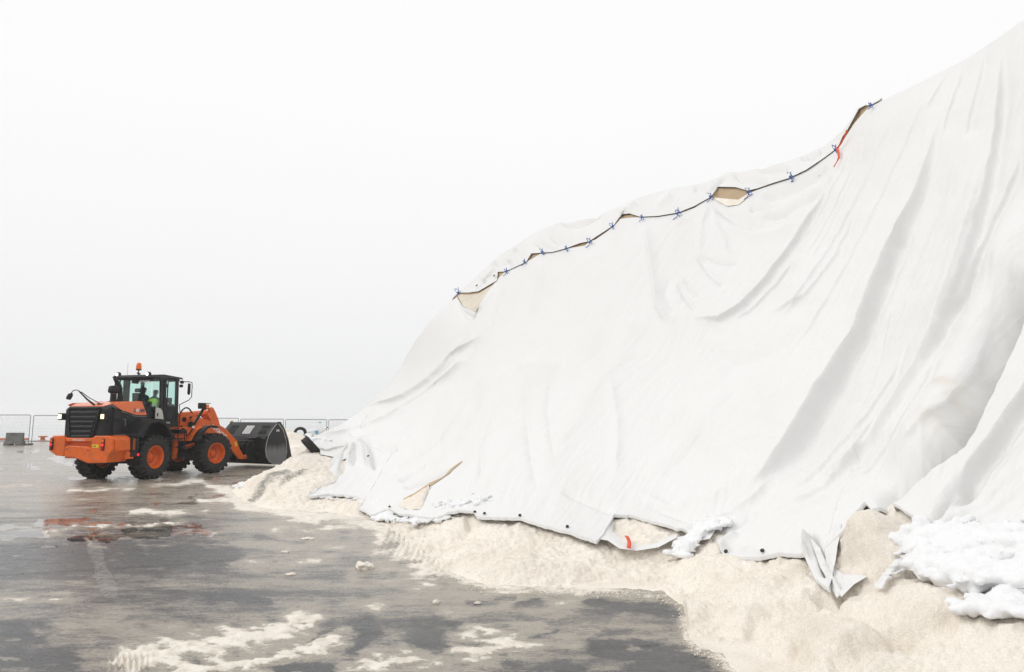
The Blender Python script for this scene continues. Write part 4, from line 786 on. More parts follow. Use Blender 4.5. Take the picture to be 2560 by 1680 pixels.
for y, w in ((1.075, .055), (-.86, .06)):
    b = MB().box(-3.405, -3.36, y-w, y+w, 1.02, 1.38); h = b.build('tail_light', M['dark'], root, bevel=.01)
    MB().box(-3.415, -3.404, y-w*.75, y+w*.75, 1.27, 1.36).build('indicator', M['amber'], h)
    MB().cyl((-3.402, y, 1.19), (-3.418, y, 1.19), .045, n=16).build('brake_lamp', M['tail'], h)
    MB().box(-3.413, -3.404, y-w*.75, y+w*.75, 1.04, 1.12).build('reflector', M['red_lens'], h)
# ---- hood
b = MB()
sec = lambda x, hw, zb, zt, zs: [(x, hw*.98, zb), (x, hw, zs), (x, hw*.80, zt), (x, -hw*.80, zt), (x, -hw, zs), (x, -hw*.98, zb)]
ss = [sec(-3.26, .74, 1.42, 2.36, 2.26), sec(-3.20, .80, 1.40, 2.40, 2.30), sec(-3.0, .84, 1.38, 2.46, 2.42), sec(-2.4, .85, 1.38, 2.55, 2.50), sec(-1.62, .85, 1.38, 2.58, 2.53)]
vs = [p for s_ in ss for p in s_]; n = 6
b.add(vs, [tuple(range(n)), tuple(range(len(vs)-1, len(vs)-n-1, -1))]+[(i*n+k, i*n+(k+1) % n, (i+1)*n+(k+1) % n, (i+1)*n+k) for i in range(4) for k in range(n)])
hood = b.build('hood', M['black'], root, bevel=.025)
b = MB(); o_ = [(-3.10,2.45),(-2.89,2.515),(-1.86,2.555),(-1.60,2.13),(-1.72,2.115),(-2.12,2.13),(-2.40,2.20),(-2.74,2.28)]
for s_ in (-1, 1): b.prism(o_, s_*.852, s_*.872)
b.add([(-3.22,.62,2.405),(-3.22,-.62,2.405),(-2.98,-.70,2.475),(-2.4,-.72,2.562),(-1.66,-.72,2.592),(-1.66,.72,2.592),(-2.4,.72,2.562),(-2.98,.70,2.475)]+[(-3.22,.62,2.385),(-3.22,-.62,2.385),(-2.98,-.70,2.45),(-2.4,-.72,2.54),(-1.66,-.72,2.57),(-1.66,.72,2.57),(-2.4,.72,2.54),(-2.98,.70,2.45)],
      [(0,1,2,7),(7,2,3,6),(6,3,4,5),(8,15,10,9),(15,14,11,10),(14,13,12,11),(0,8,9,1),(1,9,10,2),(2,10,11,3),(3,11,12,4),(4,12,13,5),(5,13,14,6),(6,14,15,7),(7,15,8,0)])
for s_ in (-1, 1): b.add([(-2.89,s_*.70,2.50),(-1.86,s_*.70,2.60),(-1.86,s_*.868,2.55),(-2.89,s_*.868,2.51),(-2.89,s_*.70,2.48),(-1.86,s_*.70,2.56),(-1.86,s_*.855,2.53),(-2.89,s_*.855,2.49)], [(0,1,2,3),(7,6,5,4),(0,3,7,4),(1,5,6,2),(2,6,7,3),(0,4,5,1)])
hp = b.build('hood_cover', M['orange_top'], root, bevel=.008); hp['label'] = 'orange top and side cover of the hood'
MY = Matrix(((1, 0, 0, 0), (0, 0, -1, 0), (0, 1, 0, 0), (0, 0, 0, 1)))      # text facing -y, reading towards +x
for s_, c_, x0 in (('Z', 'navy', -2.17), ('W', 'white', -2.055), ('180', 'navy', -1.85)): text('lettering', s_, .155, Matrix.Translation((x0, -.875, 2.27-.0*x0)) @ MY, M[c_], hp, bold=.004)
b = MB()                       # pale trim line under the cover
tr = [(-3.10,2.42),(-2.74,2.255),(-2.40,2.175),(-2.12,2.105),(-1.62,2.09)]
for i in range(4): b.prism([tr[i], tr[i+1], (tr[i+1][0], tr[i+1][1]-.03), (tr[i][0], tr[i][1]-.03)], -.853, -.862)
b.build('trim', M['galv'], hood)
for z0, z1, z2, z3 in ((1.99, 1.99, 2.27, 2.33), (1.56, 1.56, 1.86, 1.90)):
    p = [(-3.04, z0), (-2.72, z1), (-2.74, z2), (-3.04, z3)]
    f = MB().prism(p, -.851, -.866).build('side_vent', M['mesh'], hood, bevel=.01)
    b = MB(); q_ = [((p[i][0]+p[(i+1) % 4][0])/2, 0) for i in range(4)]
    for i in range(4):
        a_, c_ = p[i], p[(i+1) % 4]; b.tube([(a_[0], -.864, a_[1]), (c_[0], -.864, c_[1])], .017, 6)
    b.build('vent_frame', M['black'], f)
b = MB(); b.tube([(-2.62,-.86,1.98),(-2.58,-.875,1.98),(-2.54,-.875,1.96),(-2.53,-.875,1.78),(-2.56,-.86,1.76)], .014, 6); b.tube([(-3.0,-.865,1.48),(-2.3,-.90,1.50)], .012, 6); b.build('handle', M['galv'], hood)
# door outline beside the work lamp
b = MB(); b.tube([(-3.10,-.853,2.18),(-3.105,-.86,2.1),(-3.11,-.86,1.5)], .012, 6); b.box(-3.27, -3.262, -.775, -.66, 1.58, 1.98); b.build('hatch', M['dark'], hood)
# rear grille
g = MB().prism([(.56,2.30),(-.50,2.30),(-.36,1.42),(.46,1.42)], -3.262, -3.275, 'x').build('grille', M['mesh'], root)
b = MB()
for i in range(6):
    z = 2.26-i*.15; w = .53-.02*i; b.prism([(-3.275, z), (-3.275, z-.085), (-3.315, z-.10), (-3.315, z-.055)], w, -w+.06+.02*i)
for i in range(16): z = 2.0-i*.035; b.box(-3.29, -3.276, -.36-.09*(z-1.42), .46+.05*(z-1.42), z, z+.008)
b.build('slats', M['black'], g, whole=True)
b = MB(); b.tube([(-3.285,.60,2.34),(-3.29,.58,2.0),(-3.285,.49,1.42)], .03, 8); b.tube([(-3.285,-.54,2.34),(-3.30,-.50,2.05),(-3.30,-.44,1.75),(-3.285,-.36,1.42)], .034, 8); b.tube([(-3.285,.60,2.34),(-3.285,-.54,2.34)], .035, 8); b.build('grille_frame', M['black'], g)
for y, yy in ((.80, .92), (-.70, -.70)):
    h = MB().box(-3.31, -3.12, yy-.10 if y > 0 else y-.085, yy+.07 if y > 0 else y+.085, 1.96, 2.18).build('work_light', M['black'], root, bevel=.02)
    c_ = (yy-.015 if y > 0 else y); MB().box(-3.325, -3.312, c_-.062, c_+.062, 2.0, 2.14).build('lens', M['lamp'], h, bevel=.01)
b = MB().box(-3.2, -3.14, .76, .84, 2.03, 2.11); b.build('lamp_bracket', M['black'], root)
# mirror on its long arm
b = MB(); b.tube([(-3.12,-.20,2.43),(-3.18,.05,2.62),(-3.25,.34,2.90)], [.035,.028,.018], 8); b.tube([(-2.98,-.30,2.47),(-3.15,.02,2.68),(-3.22,.26,2.86)], .014, 6); b.tube([(-3.25,.34,2.90),(-3.26,.42,2.92),(-3.26,.52,2.90),(-3.26,.60,2.82)], .014, 6); b.box(-3.05, -2.9, -.36, -.20, 2.455, 2.49)
ma = b.build('mirror_arm', M['dark'], root)
b = MB(); b.prism([(.55,2.83),(.69,2.80),(.76,2.66),(.74,2.62),(.60,2.60),(.52,2.74)], -3.30, -3.24, 'x'); mi = b.build('mirror', M['dark'], ma, bevel=.02)
# exhaust stack and air pre-cleaner
b = MB(); b.tube([(-1.78,.08,2.56),(-1.80,.09,3.0),(-1.84,.10,3.12),(-1.93,.13,3.25),(-1.99,.16,3.36),(-2.0,.17,3.44)], [.085,.075,.075,.07,.055,.03], 14); b.cyl((-1.78,.08,2.54), (-1.79,.08,2.72), .12, .085, 14); b.build('exhaust_stack', M['dark'], root)
b = MB(); b.lathe([(.20,0),(.20,.02),(.10,.05),(.095,.27),(.10,.30),(.165,.33),(.175,.36),(.175,.44),(.165,.455),(.165,.50),(.13,.55),(.0,.565)], (-2.08,.08,2.55), 'z', 28); pc = b.build('air_precleaner', M['black'], root)
MB().lathe([(.103,.285),(.108,.285),(.108,.30),(.103,.30)], (-2.08,.08,2.55), 'z', 28, closed=True).build('clamp', M['galv'], pc)
# ---- rear fender, body box, chassis
b = MB()
out = [(-2.62,1.46),(-2.45,1.52),(-2.18,1.83),(-2.02,1.98),(-1.72,2.01),(-1.35,1.99),(-1.16,1.88),(-.95,1.66),(-.80,1.38)]
inn = [(-.84,1.34),(-1.0,1.60),(-1.20,1.80),(-1.42,1.88),(-1.68,1.88),(-1.90,1.83),(-2.02,1.66),(-2.14,1.44),(-2.22,1.38)]
for s_ in (-1, 1):
    b.prism(out+inn, s_*1.28, s_*1.22)
    for i in range(len(out)-1): a_, c_ = out[i], out[i+1]; b.add([(a_[0], s_*1.28, a_[1]), (c_[0], s_*1.28, c_[1]), (c_[0], s_*.80, c_[1]+.01), (a_[0], s_*.80, a_[1]+.01), (a_[0], s_*1.28, a_[1]-.03), (c_[0], s_*1.28, c_[1]-.03), (c_[0], s_*.80, c_[1]-.02), (a_[0], s_*.80, a_[1]-.02)], [(0,1,2,3),(7,6,5,4),(0,4,5,1),(2,6,7,3),(0,3,7,4),(1,5,6,2)])
fd = b.build('rear_fender', M['black'], root, bevel=.012)
b = MB(); 
for s_ in (-1, 1): b.box(-2.62, -2.28, s_*1.0-.22, s_*1.0+.22, .78, 1.45)
b.box(-2.6, -.55, -.42, .42, .55, 1.45); b.box(-2.4, -.7, -.80, .80, 1.35, 2.0); b.box(-1.72,-1.38,-.78,.78,.5,.95)
ch = b.build('chassis', M['dark'], root, bevel=.02)
MB().cyl((-2.30, -1.222, .84), (-2.30, -1.24, .84), .045, n=14).build('reflector', M['tail'], ch)
b = MB(); b.box(-.55,-.2,-.55,.55,1.2,1.72); b.box(-1.6, .1, -.76, .76, 1.72, 1.93); b.cyl((-.2,0,.5), (-.2,0,1.6), .12); b.build('platform', M['dark'], root, bevel=.015)
# ladder
b = MB(); 
for x in (-.20, .14): b.tube([(x*.98+.0, -.98, 1.62), (x, -1.05, 1.1), (x+.02, -1.05, .56)], .018, 6)
for z in (1.55, 1.28, .98, .58): b.box(-.20, .16, -1.12, -.94, z, z+.03)
b.box(-.22, .18, -1.06, -.70, 1.48, 1.62); b.build('ladder', M['black'], root)
# ---- cab
b = MB()
def post(x0, y0, z0, x1, y1, z1, w=.04, d=.04):
    vs = [(x+sx*w, y+sy*d, z) for (x, y, z) in ((x0, y0, z0), (x1, y1, z1)) for sx, sy in ((-1,-1),(1,-1),(1,1),(-1,1))]
    b.add(vs, [(0,1,2,3),(7,6,5,4)]+[(i, (i+1) % 4, (i+1) % 4+4, i+4) for i in range(4)])
for s_ in (-1, 1):
    post(-.80, s_*.76, 1.9, -.86, s_*.74, 3.40, .075, .03); post(-.03, s_*.76, 1.9, -.05, s_*.72, 3.44, .055, .04)
    post(-.66, s_*.77, 1.9, -.70, s_*.75, 3.38, .05, .03)
    b.box(-1.30, .02, s_*.74-.04, s_*.74+.04, 3.36, 3.42)
post(-1.34, .60, 2.5, -1.28, .58, 3.40, .02, .02); b.box(-1.34, -1.24, -.74, .74, 3.34, 3.42); b.box(-1.36, -1.24, -.74, .74, 2.2, 2.60); b.box(-.08, .0, -.74, .74, 1.9, 2.15); b.box(-.10,-.02,-.72,.72,3.36,3.44)
post(-1.30, .76, 2.5, -1.27, .74, 3.40, .035, .035)
b.box(-1.5, -1.20, -.76, -.66, 1.98, 2.40)
cab = b.build('cab', M['black'], root, bevel=.008)
b = MB(); b.prism([(-.70,1.92),(-.10,1.92),(-.13,2.45),(-.66,2.45)], -.775, -.80); b.tube([(-.58,-.80,3.32),(-.20,-.80,3.34),(-.17,-.80,2.16),(-.30,-.80,1.98),(-.60,-.80,1.98),(-.60,-.80,3.30)], .022, 6); b.tube([(-.17,-.82,2.12),(-.30,-.82,1.98)], .02, 6)
dr = b.build('door', M['black'], root, bevel=.006); MB().box(-.62, -.55, -.825, -.80, 2.0, 2.12).build('handle', M['dark'], dr)
b = MB(); b.prism([(-1.18,1.96),(-.76,1.96),(-.78,2.10),(-.84,2.27),(-.92,2.35),(-1.02,2.38),(-1.18,2.40)], -.80, -.84); cp = b.build('side_panel', M['cream'], root, bevel=.012); cp['label'] = 'cream side cover below the cab window'
b = MB().box(-1.10, -1.04, -.846, -.841, 2.08, 2.20); b.build('latch', M['dark'], cp)
b = MB().box(-1.225, -1.185, -.845, -.79, 1.96, 2.42); b.build('panel_edge', M['dark'], cp)
# roof
b = MB(); b.add([(-1.44,.80,3.42),(-1.44,-.80,3.42),(.0,-.80,3.44),(.22,-.78,3.44),(.22,.78,3.44),(.0,.80,3.44),(-1.40,.74,3.50),(-1.40,-.74,3.50),(-.75,-.76,3.56),(.20,-.74,3.50),(.20,.74,3.50),(-.75,.76,3.56)],
  [(0,5,4,3,2,1),(6,7,8,11),(11,8,9,10),(0,1,7,6),(1,2,8,7),(2,3,9,8),(3,4,10,9),(4,5,11,10),(5,0,6,11)]); rf = b.build('roof', M['black'], root, bevel=.015)
for y in (.60, -.62):
    h = MB().lathe([(.03,0),(.085,.02),(.09,.09),(.08,.10)], (-1.42, y, 3.53), 'x', 18).build('roof_light', M['dark'], root); h.data.transform(Matrix.Identity(4))
    MB().lathe([(.0,-.01),(.052,-.006),(.056,.0)], (-1.43, y, 3.53), 'x', 18).build('lens', M['lamp_w'], h)
for y in (.35, -.38): MB().box(-1.40, -1.34, y-.035, y+.035, 3.44, 3.48).build('roof_light', M['dark'], root)
# beacon, antenna
b = MB(); b.cyl((-1.12,.0,3.52), (-1.12,.0,3.70), .018, n=8); b.cyl((-1.12,-.06,3.56), (-1.10,.06,3.60), .03, n=8); b.lathe([(.03,0),(.09,.02),(.095,.05),(.03,.055)], (-1.12,.0,3.68), 'z', 16); bc = b.build('beacon', M['dark'], root)
MB().lathe([(.088,0),(.092,.05),(.082,.16),(.055,.22),(0,.235)], (-1.12,.0,3.73), 'z', 18).build('beacon_lens', M['amber'], bc)
MB().cyl((-1.2,.38,3.5), (-1.2,.38,3.93), .004, n=5).build('antenna', M['dark'], root)
# glass panes
def pane(nm, pts, par=root): 
    b = MB(); v = [Vector(p) for p in pts]; n_ = (v[1]-v[0]).cross(v[2]-v[0]).normalized()*.006; b.add(v+[p+n_ for p in v], [tuple(range(len(v))), tuple(range(2*len(v)-1, len(v)-1, -1))]+[(i, i+len(v), (i+1) % len(v)+len(v), (i+1) % len(v)) for i in range(len(v))]); return b.build(nm, M['glass'], par)
pane('rear_window', [(-1.33,.56,2.60),(-1.33,-.72,2.60),(-1.27,-.71,3.34),(-1.27,.56,3.34)])
pane('side_window', [(-1.32,-.75,2.42),(-.88,-.76,2.42),(-.93,-.745,3.36),(-1.27,-.735,3.36)])
pane('side_window', [(-1.32,.75,2.3),(-.88,.76,2.3),(-.93,.745,3.36),(-1.27,.735,3.36)])
pane('door_window', [(-.60,-.785,2.16),(-.11,-.785,2.16),(-.12,-.77,3.36),(-.63,-.77,3.36)])
pane('door_window', [(-.60,.78,2.16),(-.09,.78,2.16),(-.11,.75,3.36),(-.63,.75,3.36)])
pane('windscreen', [(-.03,.70,2.14),(-.03,-.70,2.14),(-.05,-.69,3.36),(-.05,.69,3.36)])
text('lettering', 'HITACHI', .115, Matrix.Translation((-1.30, -.40, 3.28)) @ MX, M['white'], root, bold=.002)
text('lettering', 'NASTA', .085, Matrix.Translation((-.52, -.80, 1.86)) @ MY, M['white'], root)
b = MB(); b.tube([(-1.345,-.02,3.30),(-1.36,.22,3.16),(-1.36,.42,3.02)], .012, 5); b.prism([(.05,3.34),(-.25,3.34),(-.22,3.20),(.0,3.22)], -1.34, -1.37, 'x'); b.build('wiper', M['dark'], root)
# interior
b = MB(); b.box(-1.05, -.55, -.24, .24, 2.12, 2.25); b.prism([(-1.05,2.2),(-.95,2.2),(-1.02,2.90),(-1.12,2.90)], -.22, .22); b.prism([(-1.13,2.92),(-1.05,2.92),(-1.05,3.06),(-1.12,3.06)], -.12, .12); b.box(-1.0,-.6,-.42,-.28,2.3,2.4); b.box(-1.0,-.6,.28,.42,2.3,2.4); b.build('seat', M['dark'], root, bevel=.03)
b = MB(); b.tube([(-.15,0,2.0),(-.32,0,2.55)], .05, 8); b.tube([(-.34+.06*math.sin(t), .19*math.cos(t), 2.60+.18*math.sin(t)) for t in np.linspace(0, 2*PI, 20)[:-1]], .016, 6, closed=True); b.box(-.30,-.12,-.62,-.40,2.15,2.75); b.box(-.22,-.1,.3,.6,2.1,2.5); b.build('steering_column', M['dark'], root, bevel=.01)
MB().box(-1.22,-.95,-.70,-.36,2.42,2.50).build('console', M['cream'], root, bevel=.02)
b = MB(); b.tube([(-.25,-.45,3.36),(-.25,-.45,3.25)], .01, 5); b.prism([(-.35,3.24),(-.17,3.24),(-.19,3.12),(-.33,3.12)], -.48, -.44); b.build('mirror', M['dark'], root)
# front mirror on its bracket and handrail
b = MB(); b.tube([(-.02,-.80,3.34),(.30,-.95,3.35),(.40,-1.0,3.33),(.42,-1.0,3.2),(.42,-1.0,2.80),(.32,-.97,2.68),(.0,-.82,2.50)], .016, 6); b.tube([(.02,-.82,2.5),(.05,-.84,2.2),(.05,-.84,1.75),(.0,-.82,1.70)], .014, 6); ma = b.build('mirror_arm', M['dark'], root)
MB().prism([(-1.02,3.28),(-.93,3.30),(-.92,2.90),(-.99,2.86),(-1.03,2.95)], .26, .32, 'x').build('mirror', M['dark'], ma, bevel=.02)
b = MB(); b.box(.08,.20,-.82,-.74,3.28,3.38); b.box(.08,.19,-.80,-.72,3.14,3.24); b.tube([(.14,-.78,3.44),(.14,-.78,3.16)], .012, 5); b.build('front_lamp', M['dark'], root, bevel=.01)
# ---- wheels
def wheel(x, y, T):
    sd_ = -1 if y < 0 else 1; zc = .725; dz = Matrix.Translation((x, y, zc))
    def mb(): return MB(T @ dz)
    w = bpy.data.objects.new('wheel', None); COL.objects.link(w); w.parent = root; w.empty_display_size = .1
    b = mb(); b.lathe([(.375,-.20),(.40,-.235),(.50,-.262),(.60,-.262),(.65,-.235),(.675,-.20),(.682,-.10),(.682,.10),(.675,.20),(.65,.235),(.60,.262),(.50,.262),(.40,.235),(.375,.20)], (0,0,0), 'y', 56, cap=False)
    nl = 22
    for k in range(nl):
        for h_ in (-1, 1):
            a0 = 2*PI*(k+(.5 if h_ > 0 else 0))/nl
            def P(a, r, yy): return (r*math.sin(a), yy*h_, r*math.cos(a))
            da = 2*PI/nl*.24; sk = .10
            # tread block from the centre to the shoulder, then down the shoulder
            rows = [(.012, .742, -sk*.4), (.13, .745, 0.), (.235, .735, sk*.5), (.268, .69, sk*.6), (.274, .62, sk*.6)]
            low = [(.012, .67), (.13, .67), (.20, .66), (.232, .64), (.25, .60)]; vs = []
            for (yy, rr_, o__), (yl, rl) in zip(rows, low): vs += [P(a0+o__-da, rr_, yy), P(a0+o__+da, rr_, yy), P(a0+o__+da*1.1, rl, yl), P(a0+o__-da*1.1, rl, yl)]
            b.add(vs, [(0,1,2,3), (19,18,17,16)]+[(4*i+a, 4*i+(a+1) % 4, 4*i+4+(a+1) % 4, 4*i+4+a) for i in range(4) for a in range(4)])
    b.build('tyre', M['rubber'], w, smooth=30)
    b = mb(); f = lambda l: [(r_, h_*sd_) for r_, h_ in l]
    b.lathe(f([(.385,.225),(.385,.245),(.365,.25),(.352,.235),(.34,.18),(.325,.05),(.31,.02),(.22,-.02),(.17,-.02),(.165,.0),(.12,.01),(.11,.06),(.06,.085),(.0,.09)]), (0,0,0), 'y', 40, cap=False)
    b.lathe(f([(.385,-.245),(.36,-.25),(.33,-.1),(.1,-.12),(0,-.12)]), (0,0,0), 'y', 40, cap=False)
    rim = b.build('rim', M['orange'], w, smooth=40)
    b = mb()
    for k in range(16): a = 2*PI*k/16; b.cyl((.19*math.sin(a), -.02*sd_, .19*math.cos(a)), (.19*math.sin(a), .015*sd_, .19*math.cos(a)), .014, n=6)
    b.build('wheel_bolts', M['galv'], rim)
I4 = Matrix()
for y in (-1.025, 1.025): wheel(-1.55, y, I4)
for y in (-1.025, 1.025): wheel(1.55, y, TF)
# ---- front frame, tower and fenders
F = lambda: MB(TF)
b = F()
for s_ in (-1, 1):
    b.prism([(.50,2.20),(.98,2.24),(1.24,2.11),(1.70,1.93),(1.62,1.75),(1.35,1.70),(1.2,1.45),(.52,1.45)], s_*.36, s_*.44)
b.box(.50, .58, -.44, .44, 1.45, 2.20); fr = b.build('front_frame', M['orange'], root, bevel=.012)
b = F(); b.box(.55, 1.5, -.34, .34, .75, 1.44); b.box(1.3, 1.8, -.75, .75, .5, .95); b.box(.1, .5, -.28, .28, .5, 1.2); b.build('axle', M['dark'], root, bevel=.02)
F().cyl((.30,-.55,.55), (.34,-.55,1.25), .10, n=16).build('steering_cylinder', M['orange'], root)
b = F(); b.box(.488, .499, -.10, .14, 1.7, 1.98); b.cyl((.72,-.442,1.98), (.72,-.46,1.98), .09, n=18); b.cyl((1.0,-.442,2.05), (1.0,-.46,2.05), .05, n=12); b.box(.60,.66,-.46,-.442,1.55,1.75); b.build('fittings', M['dark'], fr)
def fend(s_):
    b = F(); P = [(.03,1.40),(.22,1.21),(.56,1.20),(.66,1.40),(.80,1.58),(1.0,1.68),(1.40,1.735),(1.30,1.79),(.95,1.76),(.67,1.71),(.28,1.69)]
    b.prism(P, s_*.80, s_*.86)
    T_ = [(.56,1.20),(.66,1.40),(.80,1.58),(1.0,1.68),(1.40,1.735)]
    for i in range(4): a_, c_ = T_[i], T_[i+1]; b.prism([a_, c_, (c_[0]-.01, c_[1]+.04), (a_[0]-.04, a_[1]+.02)], s_*.86, s_*1.10)
    o = b.build('front_fender', M['orange'], root, bevel=.01)
    b = F(); O = [(.60,1.25),(.78,1.52),(1.10,1.735),(1.30,1.765),(1.47,1.745),(1.62,1.68)]; I_ = [(1.60,1.65),(1.45,1.69),(1.28,1.69),(1.10,1.64),(.90,1.42),(.80,1.21),(.60,1.21)]
    b.prism(O+I_, s_*1.28, s_*1.25)
    for i in range(5): a_, c_ = O[i], O[i+1]; b.prism([a_, c_, (c_[0], c_[1]-.03), (a_[0], a_[1]-.03)], s_*1.26, s_*.92)
    b.build('flare', M['black'], o, bevel=.008)
fend(-1); fend(1)
# lift arms
AP = [(.92,2.02),(1.05,2.06),(1.7,1.93),(2.2,1.75),(2.5,1.60),(2.86,1.29),(3.06,1.13),(3.23,.79),(3.40,.57),(3.60,.50),(3.60,.38),(3.23,.40),(3.05,.56),(2.79,.80),(2.55,1.0),(2.2,1.22),(1.7,1.42),(1.0,1.72),(.90,1.85)]
for s_ in (-1, 1):
    b = F(); b.prism(AP, s_*.55, s_*.64); la = b.build('lift_arm', M['orange'], root, bevel=.01)
    b = F(); b.cyl((3.54, s_*.50, .49), (3.54, s_*.72, .49), .075, n=16); b.cyl((1.0, s_*.5, 1.92), (1.0, s_*.67, 1.92), .07, n=16); b.build('pivot_pin', M['rail_o'], la)
    if s_ < 0:
        MB(TF).prism([(2.93,1.08),(3.03,1.10),(3.08,.93),(2.98,.90)], -.641, -.646).build('sticker', M['yellow'], la)
        ang = -R(33); dx, dz_ = math.cos(ang), math.sin(ang)
        m_ = TF @ Matrix(((dx, -dz_, 0, 2.16), (0, 0, -1, -.642), (dz_, dx, 0, 1.50), (0, 0, 0, 1)))
        text('lettering', 'HITACHI', .21, m_, M['white'], la, bold=.006)
b = F(); b.cyl((2.35,-.55,1.45), (2.35,.55,1.45), .11, n=18); b.cyl((2.9,-.55,.95), (2.9,.55,.95), .06, n=12); b.build('cross_tube', M['orange'], root)
b = F()
for y0, y1 in ((-.20,-.12),(.12,.20)): b.prism([(2.02,2.42),(2.12,2.46),(2.22,2.43),(2.32,2.28),(2.49,1.98),(2.60,1.68),(2.62,1.40),(2.50,1.30),(2.20,1.40),(2.15,1.88),(1.98,2.12),(2.08,2.24)], y0, y1)
b.prism([(2.30,1.95),(2.42,1.95),(2.45,1.5),(2.30,1.5)], -.12, .12); b.cyl((2.14,-.22,2.34), (2.14,.22,2.34), .055, n=14); b.build('bell_crank', M['orange'], root, bevel=.012)
b = F(); b.cyl((.95,0,2.14), (1.98,0,2.22), .115, n=20); b.cyl((1.95,0,2.218), (2.02,0,2.223), .125, n=20); bcy = b.build('bucket_cylinder', M['orange'], root)
F().cyl((2.0,0,2.225), (2.14,0,2.34), .05, n=14).build('piston_rod', M['chrome'], bcy)
b = F(); b.tube([(1.3,-.10,2.08),(1.7,-.12,2.0),(2.05,-.10,2.14)], .018, 6); b.build('oil_pipe', M['orange'], bcy)
for s_ in (-1, 1):
    b = F(); b.cyl((.8, s_*.47, .95), (1.9, s_*.47, 1.22), .075, n=16); lc = b.build('lift_cylinder', M['orange'], root); F().cyl((1.88, s_*.47, 1.215), (2.5, s_*.50, 1.36), .04, n=12).build('piston_rod', M['chrome'], lc)
b = F(); b.prism([(2.5,1.42),(2.6,1.34),(3.6,.86),(3.55,.76)], -.05, .05); b.build('tilt_link', M['orange'], root, bevel=.01)
hz = lambda p0, p1, h: [tuple(Vector(p0).lerp(Vector(p1), t)+Vector((0, 0, h*4*t*(1-t)))) for t in np.linspace(0, 1, 11)]
b = F(); b.tube(hz((.70,-.25,2.22), (1.22,-.30,2.12), .24), .028, 8); b.tube(hz((.35,-.2,2.1), (.68,-.2,2.16), .14), .022, 8); b.tube([(.2,-.7,1.45),(.25,-.84,1.62),(.38,-.87,1.66),(.50,-.88,1.50),(.52,-.88,1.36),(.62,-.88,1.45),(.76,-.87,1.62),(.72,-.70,1.74)], .024, 8); b.tube([(1.55,.1,2.05),(1.8,.1,2.0),(2.0,.1,2.1)], .012, 6); b.tube(hz((-.1,-.5,1.5),(.5,-.45,1.5),-.15), .024, 8); b.tube(hz((-.1,-.6,1.7),(.42,-.5,1.9),.1), .02, 8); b.build('hose', M['rubber'], root)
b = F(); b.box(.55,.78,-.92,-.86,1.70,1.86); b.box(.60,.70,-.93,-.86,1.80,1.90); b.build('connector_block', M['dark'], root, bevel=.01); MB(TF).box(.69,.80,-.935,-.925,1.66,1.74).build('sticker', M['white'], root)
# front lamp on a stalk
b = F(); b.prism([(.66,1.78),(.74,1.76),(1.12,2.34),(1.04,2.38)], -1.02, -.97); b.build('lamp_stalk', M['dark'], root)
b = F(); b.box(.93, 1.12, -1.10, -.88, 2.37, 2.56); b.prism([(.93,2.56),(1.34,2.56),(1.34,2.58),(.93,2.59)], -1.10, -.88); b.prism([(1.12,2.37),(1.32,2.39),(1.30,2.36),(1.10,2.34)], -1.08, -.9); hl = b.build('headlight', M['dark'], root, bevel=.012)
F().box(1.13, 1.26, -1.09, -.90, 2.41, 2.53).build('indicator', M['amber'], hl, bevel=.01)
F().tube([(.93,.98,2.4),(.75,.98,1.8)], .03, 6); b = F(); b.box(.93, 1.30, .88, 1.10, 2.37, 2.56); b.prism([(.66,1.78),(.74,1.76),(1.12,2.34),(1.04,2.38)], .97, 1.02); b.build('headlight', M['dark'], root, bevel=.012)
# ---- bucket
BW = 1.34
BP = [(4.55,1.86),(4.42,1.80),(4.20,1.58),(4.0,1.32),(3.90,1.02),(3.87,.73),(3.93,.48),(4.10,.27),(4.35,.15),(4.9,.10),(5.5,.08)]
IPo = [(5.5,.105),(4.9,.125),(4.37,.175),(4.12,.295),(3.955,.50),(3.895,.73),(3.925,1.01),(4.025,1.305),(4.22,1.565),(4.44,1.78),(4.55,1.83)]
b = F(); b.prism(BP+IPo, -BW, BW); bu = b.build('bucket', M['dark'], root)
bu['label'] = 'wide black loading bucket of the wheel loader'
b = F()
for s_ in (-1, 1):
    b.prism([(4.50,1.84),(4.42,1.80),(4.20,1.58),(4.0,1.32),(3.90,1.02),(3.87,.73),(3.93,.48),(4.10,.27),(4.35,.15),(5.08,.12),(5.06,.60),(4.98,1.15),(4.80,1.55)], s_*(BW), s_*(BW+.02))
ms = mat('scoured_side', (.02,.021,.024), .4, spec=.4); t = ms.node_tree; pb = t.nodes['Principled BSDF']; tc_ = N(t, 'ShaderNodeTexCoord'); sz = N(t, 'ShaderNodeSeparateXYZ'); mp = N(t, 'ShaderNodeMapping'); mp.inputs['Scale'].default_value = (9, 9, 1.6); nz = N(t, 'ShaderNodeTexNoise'); nz.inputs['Scale'].default_value = 1.; nz.inputs['Detail'].default_value = 8
t.links.new(tc_.outputs['Object'], sz.inputs[0]); t.links.new(tc_.outputs['Object'], mp.inputs[0]); t.links.new(mp.outputs[0], nz.inputs[0])
s1 = N(t, 'ShaderNodeMath', operation='MULTIPLY_ADD'); s1.inputs[1].default_value = -.5; t.links.new(nz.outputs[0], s1.inputs[0]); t.links.new(sz.outputs['Z'], s1.inputs[2])
r1 = N(t, 'ShaderNodeMapRange'); r1.inputs['From Min'].default_value = .74; r1.inputs['From Max'].default_value = .42; t.links.new(s1.outputs[0], r1.inputs[0]); xx = N(t, 'ShaderNodeMix', data_type='RGBA'); xx.inputs[6].default_value = (.016,.017,.019,1); xx.inputs[7].default_value = (.20,.20,.205,1); t.links.new(r1.outputs[0], xx.inputs[0]); t.links.new(xx.outputs[2], pb.inputs['Base Color'])
sp_ = b.build('side_plate', ms, bu)
b = F()
